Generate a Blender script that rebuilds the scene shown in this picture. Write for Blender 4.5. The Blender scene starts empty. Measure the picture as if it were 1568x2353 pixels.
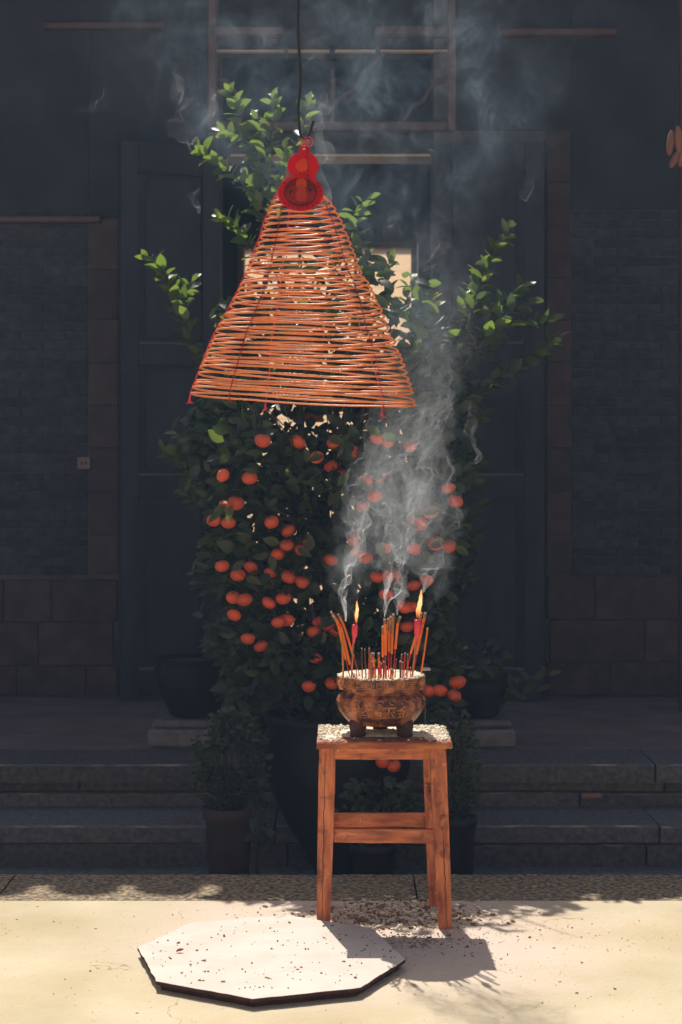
import bpy, bmesh, math, random
import numpy as np
from mathutils import Vector, Matrix, Euler, noise

random.seed(7)
rng = np.random.default_rng(11)
PI = math.pi
sc = bpy.context.scene
C = sc.collection

# ------------------------------------------------------------------ camera
CAM_Z, F, CX, HY = 1.35, 4000.0, 784.0, 1080.0      # eye height, focal length in photo pixels, centre, horizon row
cam_d = bpy.data.cameras.new('camera')
cam = bpy.data.objects.new('camera', cam_d); C.objects.link(cam)
cam.location = (0, 0, CAM_Z); cam.rotation_euler = (PI / 2, 0, 0)
cam_d.sensor_fit = 'HORIZONTAL'; cam_d.sensor_width = 36
cam_d.lens = 36 * F / 1568; cam_d.shift_y = -96.5 / 1568
cam_d.clip_start = .1; cam_d.clip_end = 500
cam_d.dof.use_dof = True; cam_d.dof.focus_distance = 5.25; cam_d.dof.aperture_fstop = 8
sc.camera = cam

# ------------------------------------------------------------------ sky, sun, exposure
SUN = Vector((.173, -.74, -1.0)).normalized()        # direction the sunlight travels
world = bpy.data.worlds.new('World'); sc.world = world; world.use_nodes = True
wn = world.node_tree.nodes; wl = world.node_tree.links
sky = wn.new('ShaderNodeTexSky'); sky.sky_type = 'NISHITA'; sky.sun_disc = False
sky.sun_elevation = math.asin(-SUN.z); sky.sun_rotation = math.atan2(-SUN.x, -SUN.y)
wn['Background'].inputs['Strength'].default_value = .07; sky.dust_density = 5
wl.new(sky.outputs[0], wn['Background'].inputs['Color'])
sl = bpy.data.lights.new('sun', 'SUN'); sl.energy = 5.0; sl.angle = math.radians(.5); sl.color = (1, .93, .82)
sun = bpy.data.objects.new('sun', sl); C.objects.link(sun)
sun.rotation_euler = SUN.to_track_quat('-Z', 'Y').to_euler(); sun.location = (-2, 12, 14)
sc.view_settings.view_transform = 'Standard'; sc.view_settings.look = 'None'
sc.view_settings.exposure = .3; sc.view_settings.gamma = 1
sc.view_settings.use_curve_mapping = False
sc.cycles.max_bounces = 8; sc.cycles.diffuse_bounces = 4; sc.cycles.volume_bounces = 0
sc.cycles.transparent_max_bounces = 40; sc.cycles.volume_step_rate = 2; sc.cycles.volume_max_steps = 160; sc.cycles.use_denoising = True
sc.cycles.caustics_reflective = False; sc.cycles.caustics_refractive = False
sc.cycles.sample_clamp_indirect = 4

def at(x, y, D):
    """world point seen at photo pixel (x, y) (1568 wide) at depth D"""
    return Vector(((x - CX) * D / F, D, CAM_Z - (y - HY) * D / F))
def gd(y, z=0.0):
    """depth of the point on the level z seen at row y"""
    return F * (CAM_Z - z) / (y - HY)

# ------------------------------------------------------------------ materials
MATS = {}
def mat(name, col, rough=.8, var=.15, vscale=12., bump=.0, bscale=60., spec=.3, col2=None, stretch=(1, 1, 1), translucent=None, tmix=.4, sss=0, thr=(.35, .7)):
    if name in MATS: return MATS[name]
    m = bpy.data.materials.new(name); m.use_nodes = True
    nt = m.node_tree; N = nt.nodes; L = nt.links
    b = N['Principled BSDF']; b.inputs['Roughness'].default_value = rough
    b.inputs['Specular IOR Level'].default_value = spec
    tc = N.new('ShaderNodeTexCoord'); mp = N.new('ShaderNodeMapping'); mp.inputs['Scale'].default_value = stretch
    oi = N.new('ShaderNodeObjectInfo')
    ad = N.new('ShaderNodeVectorMath'); ad.operation = 'ADD'
    ml = N.new('ShaderNodeVectorMath'); ml.operation = 'SCALE'; ml.inputs['Scale'].default_value = 7.3
    cb = N.new('ShaderNodeCombineXYZ'); 
    for i in range(3): L.new(oi.outputs['Random'], cb.inputs[i])
    L.new(cb.outputs[0], ml.inputs[0]); L.new(tc.outputs['Object'], ad.inputs[0]); L.new(ml.outputs[0], ad.inputs[1])
    L.new(ad.outputs[0], mp.inputs['Vector'])
    n1 = N.new('ShaderNodeTexNoise'); n1.inputs['Scale'].default_value = vscale; n1.inputs['Detail'].default_value = 6
    L.new(mp.outputs[0], n1.inputs['Vector'])
    cr = N.new('ShaderNodeValToRGB'); cr.color_ramp.elements[0].position = thr[0]; cr.color_ramp.elements[1].position = thr[1]
    c = Vector(col); c2 = Vector(col2) if col2 else c * (1 + var)
    c1 = c if col2 else c * (1 - var)
    cr.color_ramp.elements[0].color = (*c1, 1); cr.color_ramp.elements[1].color = (*c2, 1)
    L.new(n1.outputs['Fac'], cr.inputs[0])
    # object to object variation
    hs = N.new('ShaderNodeHueSaturation'); mr = N.new('ShaderNodeMapRange')
    mr.inputs['To Min'].default_value = 1 - var * .8; mr.inputs['To Max'].default_value = 1 + var * .8
    L.new(oi.outputs['Random'], mr.inputs[0]); L.new(mr.outputs[0], hs.inputs['Value']); L.new(cr.outputs[0], hs.inputs['Color'])
    L.new(hs.outputs[0], b.inputs['Base Color'])
    if bump:
        n2 = N.new('ShaderNodeTexNoise'); n2.inputs['Scale'].default_value = bscale; n2.inputs['Detail'].default_value = 5
        L.new(mp.outputs[0], n2.inputs['Vector'])
        bp = N.new('ShaderNodeBump'); bp.inputs['Strength'].default_value = bump; bp.inputs['Distance'].default_value = .01
        L.new(n2.outputs['Fac'], bp.inputs['Height']); L.new(bp.outputs[0], b.inputs['Normal'])
    if sss:
        b.inputs['Subsurface Weight'].default_value = sss; b.inputs['Subsurface Radius'].default_value = (.02, .006, .003)
    if translucent:
        t = N.new('ShaderNodeBsdfTranslucent'); t.inputs['Color'].default_value = (*translucent, 1)
        mx = N.new('ShaderNodeMixShader'); mx.inputs[0].default_value = tmix
        L.new(b.outputs[0], mx.inputs[1]); L.new(t.outputs[0], mx.inputs[2])
        L.new(mx.outputs[0], N['Material Output'].inputs['Surface'])
    MATS[name] = m
    return m

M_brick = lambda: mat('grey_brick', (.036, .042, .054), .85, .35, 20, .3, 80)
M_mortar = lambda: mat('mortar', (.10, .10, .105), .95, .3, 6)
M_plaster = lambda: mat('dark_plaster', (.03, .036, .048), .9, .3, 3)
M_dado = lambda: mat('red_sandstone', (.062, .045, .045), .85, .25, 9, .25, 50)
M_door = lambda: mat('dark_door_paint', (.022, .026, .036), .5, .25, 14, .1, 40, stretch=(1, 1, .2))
M_frame = lambda: mat('maroon_timber', (.10, .062, .058), .6, .2, 8, .15, 40)
M_litline = lambda: mat('pale_light_strip', (.62, .45, .32), .6, .15, 8)  # pale colour stands for light in the slits and on the lintel
M_granite = lambda: mat('granite', (.105, .10, .105), .85, .35, 45, .5, 120, thr=(.3, .75))
M_kerb = lambda: mat('rough_granite', (.10, .085, .065), .9, .1, 60, .9, 160, col2=(.52, .39, .23), thr=(.38, .72))
M_terr = lambda: mat('terrace_tile', (.19, .13, .12), .7, .2, 5, .1, 40)

# ------------------------------------------------------------------ object helpers
def mesh_obj(name, me, m=None, parent=None, smooth=False):
    if m is not None: me.materials.append(m)
    if smooth:
        for p in me.polygons: p.use_smooth = True
    o = bpy.data.objects.new(name, me); C.objects.link(o)
    if parent is not None: o.parent = parent
    return o
def obj(name, bm, m=None, parent=None, smooth=False):
    me = bpy.data.meshes.new(name); bm.to_mesh(me); bm.free()
    return mesh_obj(name, me, m, parent, smooth)
def tag(o, label=None, cat=None, group=None, kind=None):
    if label: o['label'] = label
    if cat: o['category'] = cat
    if group: o['group'] = group
    if kind: o['kind'] = kind
    return o
def thing(name, label, cat, loc=(0, 0, 0), group=None, kind=None):
    o = bpy.data.objects.new(name, None); C.objects.link(o); o.location = loc; o.empty_display_size = .1
    return tag(o, label, cat, group, kind)
def put(o, parent):
    """keep world placement when the mesh is written in world coordinates"""
    o.parent = parent; o.matrix_parent_inverse = Matrix.Translation(-Vector(parent.location))
    return o
def box(bm, x0, x1, y0, y1, z0, z1, bev=0.0, jit=0.0):
    vs = [bm.verts.new((x + random.uniform(-jit, jit), y + random.uniform(-jit, jit), z + random.uniform(-jit, jit))) for x in (x0, x1) for y in (y0, y1) for z in (z0, z1)]
    fs = [bm.faces.new([vs[i] for i in f]) for f in ((0, 1, 3, 2), (4, 6, 7, 5), (0, 4, 5, 1), (2, 3, 7, 6), (0, 2, 6, 4), (1, 5, 7, 3))]
    bmesh.ops.recalc_face_normals(bm, faces=fs)
    if bev:
        es = list({e for f in fs for e in f.edges})
        bmesh.ops.bevel(bm, geom=es, offset=bev, segments=1, affect='EDGES', profile=.6)
    return vs
def boxo(name, x0, x1, y0, y1, z0, z1, m, parent=None, bev=.003, jit=0.0):
    bm = bmesh.new(); box(bm, x0, x1, y0, y1, z0, z1, bev, jit); o = obj(name, bm, m)
    if parent is not None: put(o, parent)
    return o
def hexa(bm, bot, top, bev=0.0):
    """block from four bottom and four top corners (ccw)"""
    vb = [bm.verts.new(p) for p in bot]; vt = [bm.verts.new(p) for p in top]
    fs = [bm.faces.new(vb[::-1]), bm.faces.new(vt)] + [bm.faces.new((vb[i], vb[(i + 1) % 4], vt[(i + 1) % 4], vt[i])) for i in range(4)]
    bmesh.ops.recalc_face_normals(bm, faces=fs)
    if bev: bmesh.ops.bevel(bm, geom=list({e for f in fs for e in f.edges}), offset=bev, segments=2, affect='EDGES')
def tube(bm, pts, rad, sides=6, cap=True):
    pts = [Vector(p) for p in pts]; n = len(pts)
    rads = rad if isinstance(rad, (list, tuple)) else [rad] * n
    up = None; rings = []
    for i, p in enumerate(pts):
        t = (pts[min(i + 1, n - 1)] - pts[max(i - 1, 0)])
        t = t.normalized() if t.length > 1e-9 else Vector((0, 0, 1))
        if up is None: up = t.orthogonal().normalized()
        up = (up - t * up.dot(t)); up = up.normalized() if up.length > 1e-6 else t.orthogonal().normalized()
        b = t.cross(up)
        rings.append([bm.verts.new(p + (up * math.cos(a) + b * math.sin(a)) * rads[i]) for a in [2 * PI * k / sides for k in range(sides)]])
    for i in range(n - 1):
        for k in range(sides):
            bm.faces.new((rings[i][k], rings[i][(k + 1) % sides], rings[i + 1][(k + 1) % sides], rings[i + 1][k]))
    if cap:
        bm.faces.new(rings[0][::-1]); bm.faces.new(rings[-1])
    return rings
def lathe(bm, prof, c=(0, 0, 0), seg=32, fn=None):
    rings = []
    for (r, z) in prof:
        ring = []
        for k in range(seg):
            a = 2 * PI * k / seg
            rr = r * (fn(a, z) if fn else 1)
            ring.append(bm.verts.new((c[0] + rr * math.cos(a), c[1] + rr * math.sin(a), c[2] + z)))
        rings.append(ring)
    for i in range(len(rings) - 1):
        for k in range(seg):
            bm.faces.new((rings[i][k], rings[i][(k + 1) % seg], rings[i + 1][(k + 1) % seg], rings[i + 1][k]))
    bm.faces.new(rings[0][::-1]); bm.faces.new(rings[-1])
    return rings
def spline(pts, n):
    """Catmull-Rom through pts, n points"""
    P = [Vector(p) for p in pts]; P = [P[0] * 2 - P[1]] + P + [P[-1] * 2 - P[-2]]
    out = []
    for i in range(n):
        t = i / (n - 1) * (len(P) - 3); k = min(int(t), len(P) - 4); u = t - k
        a, b, c, d = P[k:k + 4]
        out.append(.5 * ((2 * b) + (c - a) * u + (2 * a - 5 * b + 4 * c - d) * u * u + (3 * b - a - 3 * c + d) * u ** 3))
    return out
def batch(name, templ, faces, mats4, m, parent=None, smooth=False):
    """many copies of a small template as one mesh. mats4: (n,3,4)"""
    T = np.asarray(templ, float); n = len(mats4); nv = len(T)
    A = np.asarray(mats4)
    V = np.einsum('nij,vj->nvi', A[:, :, :3], T) + A[:, None, :, 3]
    fl = np.asarray(faces)
    FF = (fl[None] + (np.arange(n) * nv)[:, None, None]).reshape(-1, fl.shape[1])
    me = bpy.data.meshes.new(name)
    me.vertices.add(n * nv); me.vertices.foreach_set('co', V.reshape(-1))
    me.loops.add(FF.size); me.loops.foreach_set('vertex_index', FF.reshape(-1))
    me.polygons.add(len(FF)); me.polygons.foreach_set('loop_start', np.arange(len(FF)) * fl.shape[1])
    me.update(); me.validate()
    o = mesh_obj(name, me, m, None, smooth)
    if parent is not None: put(o, parent)
    return o
def frame3(d, nrm, s, p, w=None):
    """3x4 matrix: local Y along d, Z along nrm"""
    y = Vector(d).normalized(); z = Vector(nrm); z = z - y * z.dot(y)
    z = z.normalized() if z.length > 1e-5 else y.orthogonal().normalized()
    x = y.cross(z); w = w or s
    return [[x[i] * w, y[i] * s, z[i] * w, p[i]] for i in range(3)]
def text_mesh(body, size, extrude, name):
    cu = bpy.data.curves.new(name, 'FONT'); cu.body = body; cu.size = size; cu.extrude = extrude
    cu.align_x = 'CENTER'; cu.align_y = 'CENTER'; cu.resolution_u = 2
    o = bpy.data.objects.new(name, cu); C.objects.link(o)
    bpy.context.view_layer.update()
    ev = o.evaluated_get(bpy.context.evaluated_depsgraph_get())
    me = bpy.data.meshes.new_from_object(ev)
    bpy.data.objects.remove(o); bpy.data.curves.remove(cu)
    return me

# ------------------------------------------------------------------ GROUND, KERB, STEPS, TERRACE
DK0, DK1 = gd(2070), gd(2009)            # granite kerb strip 5.455 .. 5.81
m = mat('concrete', (.44, .375, .25), .95, .05, 2.6, .35, 110, thr=(.3, .7), col2=(.56, .485, .35), spec=.05)
# pale ash dust trodden round the stool, hairline cracks
nt = m.node_tree; N = nt.nodes; L = nt.links
b = N['Principled BSDF']; src = b.inputs['Base Color'].links[0].from_socket
tc = N.new('ShaderNodeTexCoord')
def dustmask(cx, cy, rx, ry, nsc, lo, hi):
    mp = N.new('ShaderNodeMapping'); mp.vector_type = 'TEXTURE'
    mp.inputs['Location'].default_value = (cx, cy, 0); mp.inputs['Scale'].default_value = (rx, ry, 1)
    L.new(tc.outputs['Object'], mp.inputs['Vector'])
    ln = N.new('ShaderNodeVectorMath'); ln.operation = 'LENGTH'; L.new(mp.outputs[0], ln.inputs[0])
    nz = N.new('ShaderNodeTexNoise'); nz.inputs['Scale'].default_value = nsc; nz.inputs['Detail'].default_value = 7
    L.new(tc.outputs['Object'], nz.inputs['Vector'])
    ad = N.new('ShaderNodeMath'); ad.operation = 'ADD'; L.new(ln.outputs['Value'], ad.inputs[0]); L.new(nz.outputs['Fac'], ad.inputs[1])
    mr = N.new('ShaderNodeMapRange'); mr.inputs['From Min'].default_value = lo; mr.inputs['From Max'].default_value = hi
    mr.inputs['To Min'].default_value = 1; mr.inputs['To Max'].default_value = 0
    L.new(ad.outputs[0], mr.inputs[0]); return mr.outputs[0]
mk = dustmask(.12, 5.1, .75, .75, 3.0, .9, 1.7)
mx = N.new('ShaderNodeMix'); mx.data_type = 'RGBA'; L.new(mk, mx.inputs['Factor']); L.new(src, mx.inputs['A']); mx.inputs['B'].default_value = (.60, .50, .43, 1)
vo = N.new('ShaderNodeTexVoronoi'); vo.feature = 'DISTANCE_TO_EDGE'; vo.inputs['Scale'].default_value = 1.3
nzc = N.new('ShaderNodeTexNoise'); nzc.inputs['Scale'].default_value = 4; nzc.inputs['Detail'].default_value = 5
L.new(tc.outputs['Object'], nzc.inputs['Vector'])
mxc = N.new('ShaderNodeMix'); mxc.data_type = 'VECTOR'; mxc.inputs['Factor'].default_value = .25
L.new(tc.outputs['Object'], mxc.inputs[4]); L.new(nzc.outputs['Color'], mxc.inputs[5]); L.new(mxc.outputs[1], vo.inputs['Vector'])
lt = N.new('ShaderNodeMath'); lt.operation = 'LESS_THAN'; lt.inputs[1].default_value = .0016; L.new(vo.outputs['Distance'], lt.inputs[0])
nz2 = N.new('ShaderNodeTexNoise'); nz2.inputs['Scale'].default_value = 2.2; L.new(tc.outputs['Object'], nz2.inputs['Vector'])
gt = N.new('ShaderNodeMath'); gt.operation = 'GREATER_THAN'; gt.inputs[1].default_value = .54; L.new(nz2.outputs['Fac'], gt.inputs[0])
mu = N.new('ShaderNodeMath'); mu.operation = 'MULTIPLY'; L.new(lt.outputs[0], mu.inputs[0]); L.new(gt.outputs[0], mu.inputs[1])
m2 = N.new('ShaderNodeMath'); m2.operation = 'MULTIPLY'; m2.inputs[1].default_value = .55; L.new(mu.outputs[0], m2.inputs[0])
mx2 = N.new('ShaderNodeMix'); mx2.data_type = 'RGBA'; L.new(m2.outputs[0], mx2.inputs['Factor']); L.new(mx.outputs['Result'], mx2.inputs['A']); mx2.inputs['B'].default_value = (.2, .14, .08, 1)
# amber weathering patches
nz3 = N.new('ShaderNodeTexNoise'); nz3.inputs['Scale'].default_value = 1.1; nz3.inputs['Detail'].default_value = 9; nz3.inputs['Roughness'].default_value = .65
L.new(tc.outputs['Object'], nz3.inputs['Vector'])
mr3 = N.new('ShaderNodeMapRange'); mr3.inputs['From Min'].default_value = .5; mr3.inputs['From Max'].default_value = .75; mr3.inputs['To Max'].default_value = .55
L.new(nz3.outputs['Fac'], mr3.inputs[0])
mx3 = N.new('ShaderNodeMix'); mx3.data_type = 'RGBA'; L.new(mr3.outputs[0], mx3.inputs['Factor']); L.new(mx2.outputs['Result'], mx3.inputs['A']); mx3.inputs['B'].default_value = (.44, .33, .17, 1)
L.new(mx3.outputs['Result'], b.inputs['Base Color'])

tag(boxo('ground', -30, 30, -30, DK0 - .002, -.6, 0, m, bev=0), kind='structure')
tag(boxo('sunken_ground', -30, 30, DK1 + .002, 40, -.6, -.145, M_granite(), bev=0), kind='structure')

cwall = boxo('bounce_wall', -9, 9, -4.3, -4.0, 0, 4.2, mat('cream_wall_plaster', (.62, .50, .36), .9, .1, 2), bev=0)  # unseen wall, added to bounce warm sunlight onto the stool
tag(cwall, 'added unseen cream plaster wall behind the viewer, bouncing sunlight into the courtyard', 'wall')
kerb = thing('kerb', None, None, (0, DK0, 0), kind='structure')
xs = [-3.4, -1.085, .24, 3.3]
for a, bb in zip(xs[:-1], xs[1:]):
    bm = bmesh.new(); nx, ny = int((bb - a) / .012), 30
    y0, y1 = DK0, DK1
    g = []
    for j in range(ny + 1):
        row = []
        for i in range(nx + 1):
            x = a + .003 + (bb - a - .006) * i / nx; y = y0 + (y1 - y0) * j / ny
            z = noise.noise(Vector((x * 28, y * 28, 0))) * .0022 + noise.noise(Vector((x * 90, y * 90, 3))) * .0022
            e = noise.noise(Vector((x * 14, 5, 0))) * .007 + noise.noise(Vector((x * 50, 9, 0))) * .004
            if j == ny: y += e; z -= .004
            if j == 0: z = -.001
            row.append(bm.verts.new((x, y, z + .001)))
        g.append(row)
    for j in range(ny):
        for i in range(nx): bm.faces.new((g[j][i], g[j][i + 1], g[j + 1][i + 1], g[j + 1][i]))
    for row, s in ((g[-1], 1), (g[0], 0)):
        low = [bm.verts.new((v.co.x, v.co.y, -.3)) for v in row]
        for i in range(nx):
            bm.faces.new((row[i], row[i + 1], low[i + 1], low[i]) if s else (row[i + 1], row[i], low[i], low[i + 1]))
    bmesh.ops.recalc_face_normals(bm, faces=bm.faces[:])
    put(obj('kerb_stone', bm, M_kerb()), kerb)

M_wear = lambda: mat('worn_granite_edge', (.13, .125, .135), .8, .1, 9, .4, 90, col2=(.34, .31, .29), thr=(.50, .68), stretch=(1, 3, 3))
def stones(parent, y0, y1, z0, z1, widths, off=0, bev=.006, name='step_stone', m=None, jz=.003):
    x = -4.0 + off; i = 0
    while x < 4.0:
        w = widths[i % len(widths)]; i += 1
        bm = bmesh.new()
        # worn arris: front edges wander a little
        n = 14; zt = z1 + random.uniform(-jz, jz) ; yf = y0 + random.uniform(-.004, .004)
        prof = lambda xx, k: (noise.noise(Vector((xx * 9, k * 7, 2))) * .006)
        rows = []
        for k, (yy, zz) in enumerate(((yf, z0), (yf, zt - .005), (yf + .012, zt), (y1, zt))):
            rows.append([bm.verts.new((x + .004 + (w - .008) * i2 / n, yy + (prof(x + w * i2 / n, k) if k in (1, 2) else 0), zz + (prof(x + w * i2 / n, k + 3) * .6 if k in (1, 2) else 0))) for i2 in range(n + 1)])
        for r in range(3):
            for i2 in range(n): bm.faces.new((rows[r][i2], rows[r][i2 + 1], rows[r + 1][i2 + 1], rows[r + 1][i2]))
        for f in bm.faces:
            if all(v in rows[1] or v in rows[2] for v in f.verts): f.material_index = 1
        for e in (0, n):
            vs = [rows[k][e] for k in range(4)] + [bm.verts.new((rows[3][e].co.x, y1, z0))]
            bm.faces.new(vs if e else vs[::-1])
        bmesh.ops.recalc_face_normals(bm, faces=bm.faces[:])
        o = obj(name, bm, m or M_granite()); o.data.materials.append(M_wear()); put(o, parent)
        x += w
ZT = .182
steps = thing('steps', None, None, (0, 6.55, -.145), kind='structure')
# riser A: two courses, tread A, riser B with a recess under the projecting slab
stones(steps, 6.557, 7.0, -.16, -.060, (1.2, 1.5, 1.1, 1.35), 0)
stones(steps, 6.55, 7.0, -.054, .008, (1.45, 1.2, 1.6), -.5)
stones(steps, 6.93, 7.3, .010, .064, (1.3, 1.05, 1.5), -.2)
stones(steps, 6.99, 7.3, .060, .104, (1.3, 1.05, 1.5), -.9)
stones(steps, 6.915, 7.29, .106, ZT, (1.5, 1.25, 1.7), -.7)
tag(boxo('terrace_floor', -8, 8, 7.292, 12.6, -.15, ZT - .002, M_terr(), bev=0), kind='structure')

# ------------------------------------------------------------------ TEMPLE HALL
DW = 8.99; S = F / DW
wx = lambda px: (px - CX) / S
wz = lambda py: CAM_Z - (py - HY) / S
hall = thing('temple_hall', 'dark grey brick temple hall front with open doorway, red stone base and tiled eave', 'building', (0, DW, ZT))
XL, XR = wx(503), wx(997)
TOP = 4.25
for (a, bb) in ((-7, XL), (XR, 7)):
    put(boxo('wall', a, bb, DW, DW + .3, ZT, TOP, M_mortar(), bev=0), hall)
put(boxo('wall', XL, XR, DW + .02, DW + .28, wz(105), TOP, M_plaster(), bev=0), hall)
# brick facing on both sides
bme = []
for k in range(5):
    bm = bmesh.new(); box(bm, 0, .2275, -.007, .02, 0, .0435, .0025, .0008); me = bpy.data.meshes.new('brick'); bm.to_mesh(me); bm.free(); me.materials.append(M_brick()); bme.append(me)
hm = {}
def brick(x, z, w=.2275):
    key = (round(w, 3))
    if abs(w - .2275) < .002: me = random.choice(bme)
    else:
        if key not in hm:
            bm = bmesh.new(); box(bm, 0, w, -.007, .02, 0, .0435, .0025); q = bpy.data.meshes.new('brick'); bm.to_mesh(q); bm.free(); q.materials.append(M_brick()); hm[key] = q
        me = hm[key]
    o = bpy.data.objects.new('brick', me); C.objects.link(o); o.location = (x, DW + random.uniform(-.0015, .0015), z); put(o, hall)
ph = 21.5 / S
def brickwork(x0, x1, ztop, zbot, left):
    r = 0; z = zbot
    while z + ph < ztop:
        off = (r % 2) * .1158
        if left:
            x = x1
            w = .2275 - off
            while x > x0:
                w = min(w, x - x0)
                if w > .03: brick(x - w, z, round(w, 3))
                x -= w + .004; w = .2275
        else:
            x = x0; w = .2275 - off
            while x < x1:
                w = min(w, x1 - x)
                if w > .03: brick(x, z, round(w, 3))
                x += w + .004; w = .2275
        z += ph; r += 1
ZD = wz(1322)
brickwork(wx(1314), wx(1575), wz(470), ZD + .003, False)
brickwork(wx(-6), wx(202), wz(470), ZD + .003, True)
zb_ = ZD + .003 + ph * math.floor((wz(470) - ZD - .003) / ph + 1e-6)
# upper plaster bands above the brick
put(boxo('plaster_band', wx(1312.5), 6.5, DW - .006, DW + .02, zb_, TOP - .1, M_plaster()), hall)
put(boxo('plaster_band', -6.5, wx(204.5), DW - .006, DW + .02, zb_, TOP - .1, M_plaster()), hall)
put(boxo('plaster_band', wx(206), wx(478), DW - .006, DW + .02, wz(500), TOP - .1, M_plaster()), hall)
put(boxo('plaster_band', wx(1048), wx(1311), DW - .006, DW + .02, wz(300), TOP - .1, M_plaster()), hall)
# stone jamb blocks
def blocks(x0, x1, ys, m, dy=.0):
    for a, bb in zip(ys[:-1], ys[1:]):
        put(boxo('pilaster_stone', wx(x0), wx(x1), DW - .016 - dy + random.uniform(-.002, .002), DW + .05, wz(bb) + .003, wz(a) - .001, m, bev=.003), hall)
blocks(206, 273, [504, 620, 735, 835, 932, 1030, 1130, 1230, 1320], M_dado())
blocks(1256, 1311, [300, 420, 520, 640, 737, 833, 932, 1030, 1130, 1228, 1320], M_dado())
# dado slabs
def dado(xs_, ys):
    for r, (a, bb) in enumerate(zip(ys[:-1], ys[1:])):
        xx = xs_[r % len(xs_)]
        for c, d in zip(xx[:-1], xx[1:]):
            put(boxo('base_stone', wx(c) + .002, wx(d) - .002, DW - .024 + random.uniform(-.002, .002), DW + .05, wz(bb) + .003, wz(a), M_dado(), bev=.004), hall)
dado([[1256, 1366, 1580, 1800], [1262, 1480, 1700, 1800], [1256, 1400, 1640, 1800]], [1323, 1424, 1522, 1598])
dado([[-200, 10, 120, 272], [-200, -60, 90, 262], [-200, 40, 200, 272]], [1332, 1430, 1530, 1598])
# faint timber beams across the front
for (x0, x1, y0, y1) in ((105, 380, 57, 72), (1150, 1415, 71, 87), (490, 650, 68, 88), (860, 1028, 66, 88), (-10, 235, 500, 514)):
    put(boxo('beam', wx(x0), wx(x1), DW - .07, DW + .018, wz(y1), wz(y0), M_frame(), bev=.006), hall)
# transom window: frame, lattice of curved branches, pale strips painted in for lit slits
tr = thing('transom_window', None, None, (wx(765), DW, wz(290))); put(tr, hall); tr.location = (wx(765), DW, wz(290)); 
def tput(o): o.parent = tr; o.matrix_parent_inverse = (Matrix.Translation(Vector((wx(765), DW, wz(290))))).inverted(); return o
for nme, a in (('frame', (480, 499, 0, 303)), ('frame', (1028, 1047, 0, 303)), ('frame', (499, 1028, 283, 303))):
    tput(boxo(nme, wx(a[0]), wx(a[1]), DW - .05, DW + .06, wz(a[3]), wz(a[2]), M_frame(), bev=.005))
for (x0, x1) in ((490, 655), (662, 757), (770, 863), (875, 1027)):
    tput(boxo('lit_slit', wx(x0), wx(x1), DW - .035, DW + .01, wz(120.5), wz(117.8), M_litline(), bev=.0006))
for pts in ([(925, 284), (938, 258), (950, 244), (968, 236), (978, 222), (990, 200), (1008, 188), (1030, 183)],
            [(755, 262), (775, 232), (800, 214), (820, 196), (832, 172), (850, 155), (885, 122)],
            [(762, 284), (764, 240), (766, 190), (764, 160)], [(499, 182), (520, 188), (536, 205), (548, 232), (556, 284)]):
    bm = bmesh.new(); tube(bm, spline([(wx(x), DW - .01, wz(y)) for x, y in pts], 24), .0105, 6)
    tput(obj('lattice_branch', bm, M_frame(), smooth=True))
# door head: pale strips paint the light caught along the lintel
for (x0, x1, y, h) in ((528, 990, 357, 3.6), (985, 1010, 348, 2), (528, 600, 357, 3.6)):
    pass
put(boxo('door_head', XL, XR, DW + .0, DW + .25, wz(357), wz(304), M_door(), bev=.004), hall)
put(boxo('lintel_glint', wx(530), wx(990), DW - .022, DW - .002, wz(359.2), wz(355.8), M_litline(), bev=.0008), hall)
put(boxo('lintel_glint', wx(985), wx(1008), DW - .05, DW - .03, wz(349.5), wz(347), M_litline(), bev=.0008), hall)
# hall interior, back wall and an added backlit panel for the bright wall beyond
DB = 12.5; Sb = F / DB
bx = lambda px: (px - CX) / Sb
bz = lambda py: CAM_Z - (py - HY) / Sb
M_in = mat('dark_hall_wall', (.05, .055, .065), .9, .2, 4)  # dark even colour for the hall interior
put(boxo('inner_wall', -3, -2.9, DW + .31, DB, ZT, 4.9, M_in, bev=0), hall)
put(boxo('inner_wall', 2.9, 3, DW + .31, DB, ZT, 4.9, M_in, bev=0), hall)
sx0, sx1, sz0, sz1 = bx(562), bx(945), bz(1560), bz(572)
for a in ((-3, sx0 - .05, ZT, 4.66), (sx1 + .05, 3, ZT, 4.66), (sx0 - .05, sx1 + .05, sz1 + .05, 4.66)):
    put(boxo('back_wall', a[0], a[1], DB + .001, DB + .03, a[2], a[3], M_in, bev=0), hall)
for a in ((sx0 - .05, sx0, ZT, sz1), (sx1, sx1 + .045, ZT, sz1), (sx0 - .05, sx1 + .045, sz1, sz1 + .05)):
    put(boxo('rear_frame', a[0], a[1], DB - .05, DB + .034, a[2], a[3], mat('rear_frame_timber', (.35, .24, .18), .6), bev=.004), hall)
M_backlit = mat('backlit_cream', (.85, .74, .62), .8, .06, 6, translucent=(.92, .78, .62), tmix=.8, stretch=(.3, 1, 9))  # added translucent sheet, supplies the brightness of a sunlit wall behind
z = ZT
while z < sz1 - .001:
    h = min(.118, sz1 - z)
    put(boxo('backlit_panel', sx0, sx1, DB - .001, DB + .002, z + .0012, z + h - .0012, M_backlit, bev=0), hall); z += h
for k in (1, 2):
    x = sx0 + (sx1 - sx0) * k / 3
    put(boxo('rear_bar', x - .012, x + .012, DB - .03, DB - .003, ZT, sz1, mat('rear_frame_timber', (0, 0, 0)), bev=.002), hall)
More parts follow.
